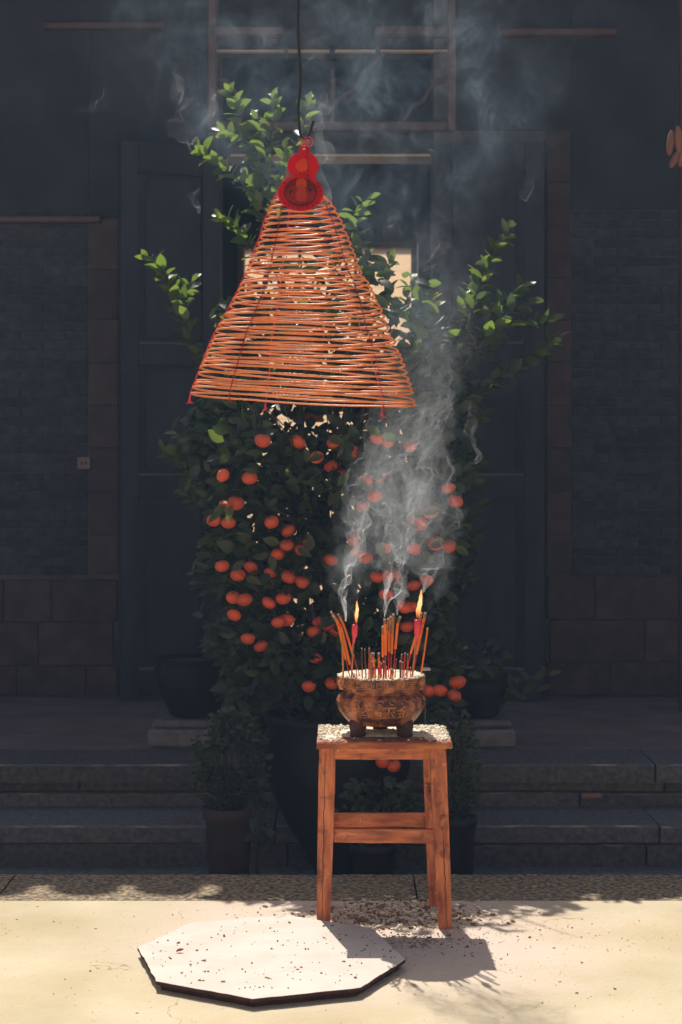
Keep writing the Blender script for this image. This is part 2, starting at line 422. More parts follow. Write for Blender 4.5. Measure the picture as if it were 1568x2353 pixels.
# ceiling and roof with drip tiles along the eave
M_roof = mat('grey_roof_tile', (.12, .12, .13), .85, .3, 10)
bm = bmesh.new()
E = Vector((0, 8.50, 4.0))
for (y0, z0, y1, z1) in ((8.66, 4.02, 10.9, 5.3), (10.9, 5.3, 12.75, 4.55)):
    hexa(bm, [(-9, y0, z0 - .0), (9, y0, z0 - .0), (9, y1, z1), (-9, y1, z1)], [(-9, y0, z0 + .03), (9, y0, z0 + .03), (9, y1, z1 + .1), (-9, y1, z1 + .1)])
put(obj('roof', bm, M_roof), hall)
put(boxo('eave_beam', -9, 9, 8.62, 8.74, 3.86, 4.03, M_frame(), bev=.01), hall)
pitch = .262
tm = bpy.data.meshes.new('roof_tile'); bm = bmesh.new()
tube(bm, [(0, 0, 0), (0, .02, .008), (0, 1.2, .64)], [.095, .085, .085], 14)
bm.to_mesh(tm); bm.free(); tm.materials.append(M_roof)
for k in range(-22, 23):
    o = bpy.data.objects.new('roof_tile', tm); C.objects.link(o); o.location = (k * pitch + .05 + random.uniform(-.012, .012), 8.60 + random.uniform(-.015, .015), 4.045); o.scale = (random.uniform(1.0, 1.3), 1, random.uniform(.85, 1.1)); put(o, hall)

# door leaves folded back against the wall
def leaf_door(hx, tx, mirror):
    """hx: hinge px, tx: free end px"""
    D0, D1 = DW - .035, DW - .215
    hinge = Vector((wx(hx), D0, 0)); tip = Vector(((tx - CX) * D1 / F, D1, 0))
    u = (tip - hinge); W = u.length; u.normalize(); n = Vector((u.y, -u.x, 0));
    if n.y > 0: n = -n
    zb, zt = ZT + .02, CAM_Z + (HY - 341) * D0 / F
    dr = thing('door', None, None, (0, 0, 0)); dr.parent = hall; dr.matrix_parent_inverse = Matrix.Translation(-Vector(hall.location))
    dr.location = hinge + Vector((0, 0, zb)); dr['label'] = 'dark panelled door leaf folded back beside the doorway'
    inv = Matrix.Translation(-Vector(dr.location))
    def bx_(name, a, b_, z0, z1, t0, t1, m=None, bev=.003):
        bm = bmesh.new()
        bot = [hinge + u * a + n * t0, hinge + u * b_ + n * t0, hinge + u * b_ + n * t1, hinge + u * a + n * t1]
        if mirror: bot = bot[::-1]
        hexa(bm, [Vector((p.x, p.y, z0)) for p in bot], [Vector((p.x, p.y, z1)) for p in bot], bev)
        o = obj(name, bm, m or M_door()); o.parent = dr; o.matrix_parent_inverse = inv; return o
    dz = lambda py: CAM_Z - (py - HY) / (F / (DW - .12))
    sw = W * .17
    bx_('stile', 0, sw, zb, zt, 0, .045); bx_('stile', W - sw, W, zb, zt, 0, .045)
    bounds = [(400, 793), (840, 1093), (1143, 1535)]
    rails = [(None, 400), (793, 840), (1093, 1143), (1535, None)]
    for a, b_ in rails:
        bx_('rail', sw + .001, W - sw - .001, dz(b_) if b_ else zb, dz(a) if a else zt, .0, .043)
    for a, b_ in bounds:
        bx_('panel', sw, W - sw, dz(b_) - .005, dz(a) + .005, .008, .022)
        bx_('raised_panel', sw + .045, W - sw - .045, dz(b_) + .035, dz(a) - .035, .0225, .034, bev=.009)
        bx_('moulding', sw + .003, W - sw - .003, dz(b_) + .001, dz(b_) + .011, .022, .05, mat('pale_door_edge', (.11, .11, .12), .5), bev=.002)  # lower moulding of each panel gets a lighter colour than the upper
        bx_('moulding', sw + .003, W - sw - .003, dz(a) - .009, dz(a) - .001, .022, .046, bev=.002)
leaf_door(500, 273, True); leaf_door(1000, 1255, False)

# things on the front
soc = thing('wall_socket', 'small pale square socket plate on the left brick wall', 'socket', (wx(195), DW - .02, wz(1064)))
put(boxo('plate', wx(180), wx(210), DW - .036, DW - .0085, wz(1078), wz(1050), mat('socket_plastic', (.17, .13, .13), .5), bev=.003), soc)
for px_ in (190, 200): put(boxo('slot', wx(px_) - .006, wx(px_) + .006, DW - .0375, DW - .034, wz(1068), wz(1061), mat('slot_dark', (.05, .05, .05)), bev=0), soc)
post = boxo('timber_post', (1564.5 - CX) * 8.4 / F, (1600 - CX) * 8.4 / F, 8.38, 8.46, ZT, 4.0, mat('red_post', (.14, .06, .05), .5), bev=.006)
tag(post, 'reddish timber post at the edge of the terrace by the right brick wall', 'post')

# ------------------------------------------------------------------ POTS, PLINTHS
M_pot = mat('dark_glazed_pot', (.010, .011, .014), .65, .2, 8, spec=.2)
M_plinth = mat('plinth_stone', (.17, .16, .17), .85, .25, 20, .4, 60)
def plinth(px_, y0, s, label, group):
    D = 7.46; x = (px_ - CX) * D / F
    p = thing('stone_plinth', label, 'plinth', (x, D, ZT), group)
    put(boxo('base_block', x - .165 * s, x + .165 * s, D - .165, D + .165, ZT, ZT + .078, M_plinth, bev=.012, jit=.003), p)
    put(boxo('top_slab', x - .15 * s, x + .15 * s, D - .15, D + .15, ZT + .079, ZT + .115, M_plinth, bev=.014, jit=.003), p)
    return x, D
def flare_pot(x, D, z, r, h, name, label, prof, m, grp=None):
    t = thing(name, label, 'pot', (x, D, z), grp)
    bm = bmesh.new(); lathe(bm, [(a * r, b_ * h) for a, b_ in prof], (x, D, z), 40)
    put(obj('pot_body', bm, m, smooth=True), t)
    bm = bmesh.new(); lathe(bm, [(r * prof[-1][0] * .9, h * .90), (r * prof[-1][0] * .9, h * .93)], (x, D, z), 24, lambda a, zz: .97)
    put(obj('soil', bm, mat('soil', (.04, .03, .025), .95, .3, 30, .5, 80)), t)
    return t
jar = [(.55, 0), (.62, .05), (.85, .35), (1.0, .7), (1.0, .85), (.93, .93), (1.04, .96), (1.04, 1.0), (.92, 1.0), (.9, .86)]
pxl, pD = plinth(447, 1720, 1.1, 'low stone plinth on the terrace under the left dark pot', 'stone plinths under the two terrace pots')
flare_pot(pxl, pD, ZT + .116, .17, .25, 'terrace_pot', 'dark glazed pot on the left stone plinth, nothing growing in view', jar, M_pot)
pxr, pD = plinth(1095, 1720, .92, 'low stone plinth on the terrace under the right leafy pot', 'stone plinths under the two terrace pots')
flare_pot(pxr, pD, ZT + .116, .145, .17, 'terrace_pot', 'dark pot with long leafy sprays on the right stone plinth', jar, M_pot)

# ------------------------------------------------------------------ LEAVES
def leaf_templ(wd, curl, fold, n=5):
    vs = []
    for i in range(n + 1):
        t = i / n
        w = wd * (math.sin(PI * t ** .85)) ** .8 if 0 < t < 1 else 0.004
        zc = -curl * t * t
        vs += [(-w, t, zc + fold * w), (0, t, zc), (w, t, zc + fold * w)]
    fs = []
    for i in range(n):
        a = i * 3
        fs += [(a, a + 1, a + 4, a + 3), (a + 1, a + 2, a + 5, a + 4)]
    return vs, fs
def leaf_mat(name, base, tr, rough=.32, tmix=.42):
    return mat(name, base, rough, .28, 9, .12, 90, spec=.4, translucent=tr, tmix=tmix)
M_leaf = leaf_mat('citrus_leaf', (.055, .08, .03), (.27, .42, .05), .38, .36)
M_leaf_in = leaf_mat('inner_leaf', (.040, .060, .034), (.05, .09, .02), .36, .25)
M_leaf_y = leaf_mat('young_yellow_leaf', (.35, .42, .06), (.75, .8, .08), .35)
M_bark = mat('bark', (.075, .055, .045), .9, .3, 30, .5, 80)
TEMPL = [leaf_templ(.27, .12, .3), leaf_templ(.29, .25, .2), leaf_templ(.25, -.1, .45), leaf_templ(.30, .35, .15), leaf_templ(.26, .05, .5)]
def tmesh(vs, fs, m, name='leaf'):
    me = bpy.data.meshes.new(name); me.from_pydata(vs, [], fs); me.materials.append(m)
    for p in me.polygons: p.use_smooth = True
    return me
LEAFME = [tmesh(v, f, M_leaf) for v, f in TEMPL]
M_leaf_g = leaf_mat('dimmed_leaf', (.055, .075, .04), (.13, .21, .06), .36, .34)  # leaf copy with the smoke-veiled dimness of the right sprigs in its colour
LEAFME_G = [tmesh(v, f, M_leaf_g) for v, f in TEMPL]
LEAFME_Y = [tmesh(v, f, M_leaf_y) for v, f in TEMPL[:2]]

TD = 6.62
tx = (775 - CX) * 6.42 / F
tree = thing('mandarin_tree', 'potted mandarin tree covered in orange fruit, leafy sprigs rising behind the incense coil', 'tree', (tx, 6.42, .40))
big = flare_pot(tx, 6.42, -.145, .27, .60, 'large_pot', 'very large dark round pot holding the mandarin tree behind the stool',
          [(.30, 0), (.32, .04), (.46, .16), (.68, .32), (.88, .5), (.99, .66), (1.0, .8), (.93, .93), (1.0, .96), (1.0, 1.0), (.88, 1.0), (.86, .86)], M_pot)

def branch(pts, D, r0, r1, n=14, name='branch'):
    """pts: pixels, tip first; D: depth at tip and base"""
    k = len(pts); W = [at(x, y, D[0] + (D[1] - D[0]) * i / (k - 1)) for i, (x, y) in enumerate(pts)]
    W = spline(W, n); bm = bmesh.new(); tube(bm, W, [r0 + (r1 - r0) * i / (n - 1) for i in range(n)], 5)
    put(obj(name, bm, M_bark, smooth=True), tree); return W
# trunk with limbs
bm = bmesh.new()
tp = spline([(tx, 6.42, .36), (tx + .01, 6.52, .62), at(735, 1250, 6.74), at(695, 1050, 6.78), at(690, 930, 6.8), at(665, 760, 6.86), at(650, 640, 6.95)], 30)
tube(bm, tp, [.022 - .014 * i / 29 for i in range(30)], 8); put(obj('trunk', bm, M_bark, smooth=True), tree)
for pts, D in (([(880, 760), (900, 950), (905, 1100), (850, 1300), (790, 1500)], (6.86, 6.70)),
               ([(1010, 860), (985, 980), (960, 1150), (900, 1350), (800, 1560)], (6.86, 6.70)),
               ([(520, 880), (560, 1000), (620, 1150), (690, 1350), (770, 1560)], (6.86, 6.70)),
               ([(780, 780), (770, 950), (775, 1100), (770, 1250)], (6.86, 6.70)),
               ([(830, 600), (850, 720), (850, 860), (820, 1020), (790, 1250)], (6.86, 6.70))):
    branch(pts, D, .005, .011, 20)
SPRIGS = [
    ([(531, 212), (548, 258), (572, 320), (592, 385), (604, 450), (618, 560), (650, 690)], 6.55, 20, 1),
    ([(508, 300), (550, 316), (592, 352), (612, 400), (620, 440)], 6.45, 13, 1),
    ([(625, 220), (630, 270), (618, 330), (608, 390), (605, 440)], 6.7, 14, 1),
    ([(452, 332), (490, 365), (530, 398), (565, 432), (598, 500), (620, 560)], 6.5, 18, 1),
    ([(706, 228), (703, 270), (682, 330), (655, 400), (640, 470)], 6.7, 15, 1),
    ([(505, 498), (540, 515), (565, 548), (590, 590), (625, 650)], 6.45, 13, 1),
    ([(338, 590), (372, 618), (386, 660), (410, 720), (440, 780), (475, 840), (530, 900)], 6.6, 24, 1),
    ([(445, 640), (430, 665), (425, 700), (440, 760)], 6.6, 8, 1),
    ([(380, 1035), (412, 1060), (450, 1100), (500, 1130), (545, 1150)], 6.5, 15, 1),
    ([(1172, 525), (1135, 580), (1098, 640), (1075, 710), (1050, 790), (1010, 880)], 6.6, 20, 1),
    ([(1210, 655), (1168, 685), (1132, 720), (1105, 775), (1070, 850)], 6.6, 14, 1),
    ([(1268, 733), (1210, 742), (1160, 757), (1105, 790), (1060, 850)], 6.55, 16, 1),
    ([(1282, 778), (1240, 812), (1190, 850), (1140, 880), (1085, 925), (1030, 975)], 6.6, 19, 1),
    ([(895, 597), (888, 640), (900, 700), (895, 780), (885, 860)], 6.7, 15, 1),
    ([(992, 688), (985, 735), (1000, 790), (985, 860), (970, 930)], 6.55, 15, 2),
    ([(850, 455), (815, 490), (822, 540), (835, 600), (850, 680)], 6.8, 15, 1),
    ([(945, 640), (935, 700), (945, 770), (940, 850), (930, 930)], 6.75, 15, 1),
    ([(1030, 740), (1030, 800), (1015, 860), (985, 950)], 6.5, 12, 1),
    ([(588, 262), (600, 300), (610, 350), (606, 400)], 6.7, 9, 1),
    ([(560, 400), (590, 430), (605, 480)], 6.7, 8, 1),
    ([(655, 330), (650, 370), (640, 420), (630, 480)], 6.7, 9, 1),
    ([(640, 440), (632, 490), (628, 560)], 6.7, 8, 1),
    ([(1225, 690), (1180, 712), (1140, 745), (1100, 800)], 6.7, 8, 1),
    ([(1150, 560), (1118, 620), (1092, 690), (1070, 760)], 6.7, 9, 1),
    ([(1230, 835), (1180, 850), (1130, 872), (1080, 900)], 6.7, 8, 1),
    ([(1085, 640), (1062, 720), (1040, 800), (1010, 870)], 6.7, 9, 1),
    ([(1120, 640), (1095, 700), (1070, 760)], 6.7, 8, 1),
    ([(1140, 800), (1090, 830), (1050, 880), (1010, 930)], 6.7, 9, 1),
    ([(1080, 1238), (1050, 1250), (1010, 1270)], 6.5, 6, 1),
    ([(1075, 1330), (1045, 1320), (1000, 1310)], 6.5, 6, 1),
]
nleaf = 0; EXTRA = []
FRAC = []
for pts, D, nl, kind in SPRIGS:
    zt_ = CAM_Z - (pts[0][1] - HY) * 6.8 / F; D = min(7.35, 5.51 + .745 * zt_ - (.08 if pts[0][0] < 760 and pts[0][1] < 560 else (-.07 if pts[0][0] > 1000 else -.02))) if pts[0][1] < 1000 else D + .30
    W = branch(pts, (D, (7.02 if pts[0][1] < 560 else 6.86) if pts[0][1] < 1000 else D), .0014, .0042, 22)
    nl = round(nl * 2.0); nind = round(nl * .48)
    for i in range(nl):
        t = i / nl
        p = W[min(int(t * .93 * 21), 21)].copy(); q = W[min(int(t * .93 * 21) + 1, 21)]
        g = (p - q).normalized() if (p - q).length > 1e-6 else Vector((0, 0, 1))
        ang = i * 2.4 + random.uniform(-.4, .4)
        side = Vector((math.cos(ang), .75 * math.sin(ang), 0)); side = (side - g * side.dot(g)); side.normalize()
        sp = .9 if i > 1 else .25
        d = (g * random.uniform(.6, 1.0) + side * sp + Vector((0, 0, random.uniform(-.15, .3)))).normalized()
        nrm = (g * .7 - side * .3 + Vector((random.uniform(-.6, .6), random.uniform(-1.0, .4), random.uniform(-.2, .7))))
        s = random.uniform(.052, .082) * (.75 if i < 4 else 1)
        if i > 4 and (i * 7) % nl >= nind and kind == 1: EXTRA.append(frame3(d, nrm, s, p)); continue
        if kind == 2 and i < 6: me = random.choice(LEAFME_Y)
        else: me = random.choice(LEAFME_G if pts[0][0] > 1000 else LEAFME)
        o = bpy.data.objects.new('leaf', me); C.objects.link(o)
        Mx = frame3(d, nrm, s, p)
        o.matrix_world = Matrix([r for r in Mx] + [[0, 0, 0, 1]])
        o.parent = tree; o.matrix_parent_inverse = Matrix.Translation(-Vector(tree.location)); nleaf += 1

tag(batch('sprig_leaves', TEMPL[1][0], TEMPL[1][1], EXTRA, M_leaf, tree, True), kind='stuff'); print('LEAVES', nleaf, len(EXTRA))
# body of the crown: joined small leaves, with gaps
def outline(y):
    T = [(560, 590, 850), (640, 560, 960), (740, 500, 1030), (840, 470, 1060), (950, 455, 1085), (1050, 450, 1060), (1150, 470, 1060), (1250, 495, 1055), (1350, 500, 1035), (1450, 505, 1020), (1550, 510, 1040), (1640, 540, 1030), (1720, 600, 1000)]
    for a, b_ in zip(T[:-1], T[1:]):
        if a[0] <= y <= b_[0]:
            u = (y - a[0]) / (b_[0] - a[0]); return a[1] + (b_[1] - a[1]) * u, a[2] + (b_[2] - a[2]) * u
    return T[-1][1:]
mats4 = [[] for _ in range(5)]
cnt = 0
while cnt < 8800:
    y = random.uniform(590, 1700)
    dens = .22 if y < 690 else (.75 if y < 860 else 1.0)
    if random.random() > dens: continue
    x0, x1 = outline(y); x0 += 55 * noise.noise(Vector((y * .016, 3.3, 0))) + 10; x1 += 55 * noise.noise(Vector((y * .016, 9.1, 0))) - 10; x = random.uniform(x0, x1)
    u = (x - (x0 + x1) / 2) / ((x1 - x0) / 2)
    dp = math.sqrt(max(0, 1 - u * u)) * .34
    D = 6.74 + random.uniform(-dp, dp) + (.20 if y < 900 else .20 * max(0, (1000 - y) / 100))
    p = at(x, y, D)
    if noise.noise(p * 5.5 + Vector((3, 1, 7))) < (-.3 if y > 1250 else -.27 if y > 900 else -.2): continue
    if 858 < x < 948 and y < 800 and random.random() < .8: continue
    if y > 1040 and random.random() < .35 and abs(x - 595) < 25 and y < 1250: continue
    out = Vector((u, (D - 6.74) * 2, random.uniform(-.3, .6)))
    d = (out + Vector((random.gauss(0, .6), random.gauss(0, .6), random.gauss(0, .5)))).normalized()
    nrm = Vector((random.gauss(0, .6), random.gauss(-.5, .6), random.gauss(.5, .5)))
    mats4[cnt % 5].append(frame3(d, nrm, random.uniform(.052, .084), p)); cnt += 1
vs_all = None
for q in range(26):           # short outer shoots that break the outline
    left = q % 2; y = 980 + 640 * ((q * .618) % 1); x0, x1 = outline(y); xb = x0 + 25 if left else x1 - 25
    ln = random.uniform(40, 85); xt = xb + (-ln if left else ln); yt = y - random.uniform(5, 60); D = 6.76 + random.uniform(0, .18)
    W = spline([at(xt, yt, D), at((xt + xb) / 2, (yt + y) / 2 + 8, D), at(xb, y, D)], 10)
    for i in range(9):
        a = i * 2.4; g = (W[0] - W[-1]).normalized(); d = g * .6 + Vector((math.cos(a) * .8, math.sin(a) * .5, math.sin(a + 1) * .6))
        mats4[q % 5].append(frame3(d, (random.gauss(0, .5), -.5, .6), random.uniform(.045, .07), W[i]))
for k in range(5):
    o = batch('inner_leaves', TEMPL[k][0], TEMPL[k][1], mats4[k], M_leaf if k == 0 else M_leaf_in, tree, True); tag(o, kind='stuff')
# inner twigs
bm = bmesh.new()
for i in range(130):
    y = random.uniform(700, 1650); x0, x1 = outline(y); x = random.uniform(x0, x1); y2 = y + random.uniform(60, 160)
    a = at(x, y, 6.6 + random.uniform(-.25, .25)); b_ = at(x + (775 - x) * .5, y2, 6.58)
    tube(bm, [a, (a + b_) / 2 + Vector((random.uniform(-.02, .02), 0, .01)), b_], [.0015, .0022, .003], 4, False)
tag(put(obj('twigs', bm, M_bark), tree), kind='stuff')

# fruit
M_fruit = mat('mandarin_skin', (.62, .07, .028), .34, .30, 9, .35, 260, spec=.5, col2=(.86, .15, .045))
M_calyx = mat('calyx', (.06, .09, .03), .7)
def fruit_mesh(k):
    bm = bmesh.new(); n = 9
    prof = [(math.sin(PI * i / n) * (1 + .03 * math.sin(i * 1.3 + k)), -math.cos(PI * i / n) * (.82 - .03 * (k % 3))) for i in range(1, n)]
    prof[-1] = (prof[-1][0] * .7, prof[-1][1] * .93)
    lathe(bm, prof, seg=20, fn=lambda a, z: 1 + .018 * math.sin(5 * a + k) + .01 * math.sin(9 * a)); 
    me = bpy.data.meshes.new('fruit'); bm.to_mesh(me); bm.free(); me.materials.append(M_fruit)
    for p in me.polygons: p.use_smooth = True
    return me
FM = [fruit_mesh(k) for k in range(4)]
bm = bmesh.new(); lathe(bm, [(.16, .0), (.2, .02), (.1, .07), (.03, .2)], seg=6); CAL = bpy.data.meshes.new('calyx'); bm.to_mesh(CAL); bm.free(); CAL.materials.append(M_calyx)
zf = [(440,135,42),(612,142,42),(788,145,28),(872,185,42),(1050,142,35),(1000,125,22),(1160,165,32),(705,218,33),(820,312,44),(775,260,22),(950,333,45),(1020,320,28),(990,407,40),(938,460,40),(245,305,32),(375,318,40),(305,442,44),(258,455,28),(200,527,38),(272,538,28),(483,535,38),(565,577,30),(558,648,36),(512,692,33),(660,645,26),(630,672,22),(1200,540,50),(1265,485,40),(893,622,40),(905,680,22),(1035,660,35),(1290,640,42),(1355,655,30),(1180,665,38),(1350,370,34),(1385,433,40),(240,750,24),(318,795,40),(382,755,28),(568,803,40),(633,830,32),(775,720,27),(1000,805,34),(1050,800,27),(1085,800,30),(1245,820,35),(1180,845,32),(350,915,40),(295,905,22),(542,908,40),(470,930,27),(300,990,27),(560,1015,30),(1045,890,27),(1165,950,36),(945,710,22),(478,785,24)]
fr = [(398 + a * .46875, 949 + b_ * .46875, c * .46875) for a, b_, c in zf]
fr += [(570,1468,17),(600,1485,13),(752,1437,13),(722,1452,15),(735,1432,13),(725,1512,16),(763,1570,15),(710,1577,14),(1052,1568,20),(1012,1587,18),(1045,1598,13),(985,1587,11),(935,1440,16),(930,1395,18),(770,1450,16),(905,1760,16),(880,1752,13),(640,1430,14),(655,1425,13)]
for i, (x, y, r) in enumerate(fr):
    D = 6.39 + random.uniform(-.03, .05) - (.30 if y > 1700 else 0) - (.04 if y > 1540 else 0); R = max(r, 17) * D / F * (1.03 if r > 24 else 1)
    if r < 26: D += .05
    o = bpy.data.objects.new('fruit', FM[i % 4]); C.objects.link(o)
    o.location = at(x, y, D) - Vector((0, 0, 0)); o.scale = (R, R, R); o.rotation_euler = (random.uniform(-.5, .5), random.uniform(-.5, .5), random.uniform(0, 6))
    if i in (14,): o.scale = (R * .8, R * .8, R * 1.35)
    o.parent = tree; o.matrix_parent_inverse = Matrix.Translation(-Vector(tree.location))
    c = bpy.data.objects.new('calyx', CAL); C.objects.link(c); c.parent = o; c.location = (0, 0, .74)
# a few larger leaves lying over the fruit
sh = 0
for (x, y, r) in fr[:56]:
    if sh >= 24 or random.random() < .3: continue
    p = at(x + random.choice((-1, 1)) * r * 1.0, y + random.uniform(-1.1, .5) * r, 6.33 + random.uniform(-.01, .03))
    o = bpy.data.objects.new('leaf', random.choice(LEAFME)); C.objects.link(o)
    d = Vector((random.uniform(-1, 1), -.1, random.uniform(-.8, .2))); nrm = Vector((random.uniform(-.3, .3), -.8, random.uniform(.1, .9)))
    o.matrix_world = Matrix([r_ for r_ in frame3(d, nrm, .062, p)] + [[0, 0, 0, 1]])
    o.parent = tree; o.matrix_parent_inverse = Matrix.Translation(-Vector(tree.location)); sh += 1
# red festive ribbons hung inside the tree
for (x, y, w, h) in ((600, 1150, 16, 50), (588, 1030, 20, 30), (606, 915, 40, 50), (650, 925, 34, 26), (780, 925, 46, 30), (865, 918, 40, 30), (820, 880, 30, 26), (690, 880, 26, 24), (715, 955, 56, 30), (745, 1010, 22, 20)):
    bm = bmesh.new(); n = 6; rr = []
    for i in range(n + 1):
        ww = (w / 2 + (2 if i % 2 else 0)) * 7.2 / F; c = at(x + random.uniform(-1.5, 1.5), y - h / 2 + h * i / n, 7.2 + .01 * math.sin(i * 1.7))
        rr.append((bm.verts.new(c - Vector((ww, 0, 0))), bm.verts.new(c + Vector((0, .008, 0))), bm.verts.new(c + Vector((ww, -.004, 0)))))
    for i in range(n):
        for k in range(2): bm.faces.new((rr[i][k], rr[i][k + 1], rr[i + 1][k + 1], rr[i + 1][k]))
    bmesh.ops.solidify(bm, geom=bm.faces[:], thickness=.001)
    redr = x in (600, 588, 606, 820, 690, 745)
    col = (.75, .08, .10) if redr else (.9, .42, .05)
    o = obj('ribbon', bm, mat('red_ribbon' if redr else 'gold_ribbon', col, .5, translucent=col, tmix=.3)); put(o, tree)

# small shrubs
def shrub(name, label, cx, D, z0, rx, ry, zc0, zc1, n, ls, pot, group=None, templ=1, droop=0.0):
    x = (cx - CX) * D / F
    t = thing(name, label, 'shrub', (x, D, z0), group)
    ms = []
    for i in range(n):
        a = random.uniform(0, 2 * PI); r = math.sqrt(random.random()); v = random.random()
        prof = math.sin(PI * (.12 + .8 * v)) ** .6
        p = Vector((x + math.cos(a) * r * rx * prof, D + math.sin(a) * r * ry * prof, zc0 + (zc1 - zc0) * v))
        if noise.noise(p * 16) < -.15: continue
        d = Vector((math.cos(a), math.sin(a), random.uniform(-.5, .9) - droop)); nrm = Vector((random.gauss(0, .6), random.gauss(-.4, .5), random.gauss(.6, .4)))
        ms.append(frame3(d, nrm, random.uniform(.6, 1.3) * ls, p))
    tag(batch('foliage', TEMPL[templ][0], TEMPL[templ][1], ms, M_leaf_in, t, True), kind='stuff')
    bm = bmesh.new()
    for i in range(14):
        a = random.uniform(0, 2 * PI); r = random.uniform(.3, .9)
        tube(bm, [(x, D, z0), (x + math.cos(a) * rx * r * .5, D + math.sin(a) * ry * r * .5, (z0 + zc1) / 2), (x + math.cos(a) * rx * r, D + math.sin(a) * ry * r, zc1 - random.uniform(0, .1))], [.004, .003, .0015], 4, False)
    put(obj('stem', bm, M_bark), t)
    return t
taper = [(.78, 0), (.8, .02), (.97, .86), (1.06, .87), (1.07, 1.0), (.98, 1.0), (.95, .88)]
M_terra = mat('brown_clay', (.045, .028, .027), .8, .2, 10, .2, 50)
M_black = mat('dark_plastic', (.012, .012, .015), .6)
xs_ = (526 - CX) * 6.13 / F
flare_pot(xs_, 6.13, -.145, .085, .31, 'clay_pot', 'tapering brown clay pot under the small-leaved shrub left of the big pot', taper, M_terra)
shrub('small_shrub', 'dense small-leaved shrub in the brown clay pot left of the stool', 528, 6.13, .15, .135, .12, .17, .49, 2600, .022, None)
flare_pot((1045 - CX) * 6.13 / F, 6.13, -.145, .075, .28, 'plastic_pot', 'dark plastic pot under the shrub just right of the stool', taper, M_black)
shrub('small_shrub', 'thin small-leaved shrub standing just right of the stool top', 1038, 6.13, .12, .10, .1, .12, .50, 1700, .021, None)
flare_pot((860 - CX) * 6.05 / F, 6.05, -.145, .08, .2, 'plastic_pot', 'low dark plastic pot seen between the legs of the stool', taper, M_black)
shrub('low_plant', 'low dark leafy plant seen through the frame of the stool', 872, 6.05, .05, .14, .1, .06, .27, 420, .038, None)
shrub('low_plant', 'small drooping plant between the clay pot and the big pot', 592, 6.1, -.145, .03, .04, .05, .20, 60, .04, None, droop=.6)
t = shrub('broad_leaf_plant', 'spreading leafy plant in the dark pot on the right stone plinth', 1100, 7.46, ZT + .27, .12, .1, ZT + .27, ZT + .42, 90, .05, None)
for pts in ([(1262, 1552), (1225, 1562), (1180, 1575), (1130, 1600), (1100, 1632)], [(1235, 1590), (1190, 1598), (1140, 1615), (1100, 1640)], [(1150, 1520), (1135, 1560), (1115, 1600), (1100, 1635)]):
    W = spline([at(x, y, 7.4) for x, y in pts], 14); bm = bmesh.new(); tube(bm, W, [.0015 + .002 * i / 13 for i in range(14)], 5); put(obj('branch', bm, M_bark), t)
    for i in range(11):
        p = W[i]; a = i * 2.4; d = Vector((math.cos(a) * .7 + .4, math.sin(a) * .5, random.uniform(-.1, .8)))
        o = bpy.data.objects.new('leaf', random.choice(LEAFME)); C.objects.link(o)
        o.matrix_world = Matrix([r_ for r_ in frame3(d, (random.uniform(-.4, .4), -.6, .7), random.uniform(.045, .07), p)] + [[0, 0, 0, 1]])
        o.parent = t; o.matrix_parent_inverse = Matrix.Translation(-Vector(t.location))
# plant marker catching the sun, right of the censer
pm = thing('plant_marker', 'small white plastic strip standing up right behind the censer rim', 'marker', at(980, 1700, 5.98))
put(boxo('top_flap', at(971, 0, 5.96).x, at(988, 0, 5.96).x, 5.90, 5.965, at(0, 1536, 5.95).z - .0015, at(0, 1536, 5.95).z + .0015, mat('white_plastic', (.8, .78, .7), .4), bev=0), pm)
put(boxo('stake', at(976, 0, 5.96).x, at(979, 0, 5.96).x, 5.955, 5.959, -.145, at(0, 1536, 5.95).z - .002, mat('grey_plastic', (.06, .06, .06), .5), bev=0), pm)

# ------------------------------------------------------------------ STOOL
M_wood = mat('red_varnished_wood', (.27, .070, .036), .55, .1, 30, .5, 130, col2=(.72, .235, .10), stretch=(1.6, 1.6, .30), thr=(.30, .66), spec=.3)
M_woodx = mat('red_varnished_wood_rail', (.29, .080, .040), .55, .1, 30, .5, 130, col2=(.76, .26, .11), stretch=(.30, 1.6, 1.6), thr=(.30, .66), spec=.3)
def stain(m, sc_, lo, hi, col, amt, sc2=None, col2=None):
    nt = m.node_tree; N = nt.nodes; L = nt.links; b = N['Principled BSDF']; src = b.inputs['Base Color'].links[0].from_socket
    tc = N.new('ShaderNodeTexCoord')
    for (s_, l_, h_, c_, a_) in ((sc_, lo, hi, col, amt),) + (((sc2, .64, .70, col2, .8),) if sc2 else ()):
        nz = N.new('ShaderNodeTexNoise'); nz.inputs['Scale'].default_value = s_; nz.inputs['Detail'].default_value = 7; nz.inputs['Roughness'].default_value = .6; L.new(tc.outputs['Object'], nz.inputs['Vector'])
        mr = N.new('ShaderNodeMapRange'); mr.inputs['From Min'].default_value = l_; mr.inputs['From Max'].default_value = h_; mr.inputs['To Max'].default_value = a_; L.new(nz.outputs['Fac'], mr.inputs[0])
        mx = N.new('ShaderNodeMix'); mx.data_type = 'RGBA'; L.new(mr.outputs[0], mx.inputs['Factor']); L.new(src, mx.inputs['A']); mx.inputs['B'].default_value = (*c_, 1); src = mx.outputs['Result']
    L.new(src, b.inputs['Base Color'])
for m_ in (M_wood, M_woodx): stain(m_, 22, .54, .64, (.16, .045, .028), .65, 38, (.85, .42, .22))
M_crack = mat('dark_crack', (.03, .012, .008), .9)
ZS = .553
st = thing('wooden_stool', 'worn red-brown wooden stool under the incense burner, its top strewn with pale ash crumbs', 'stool', (.13, 5.2, 0))
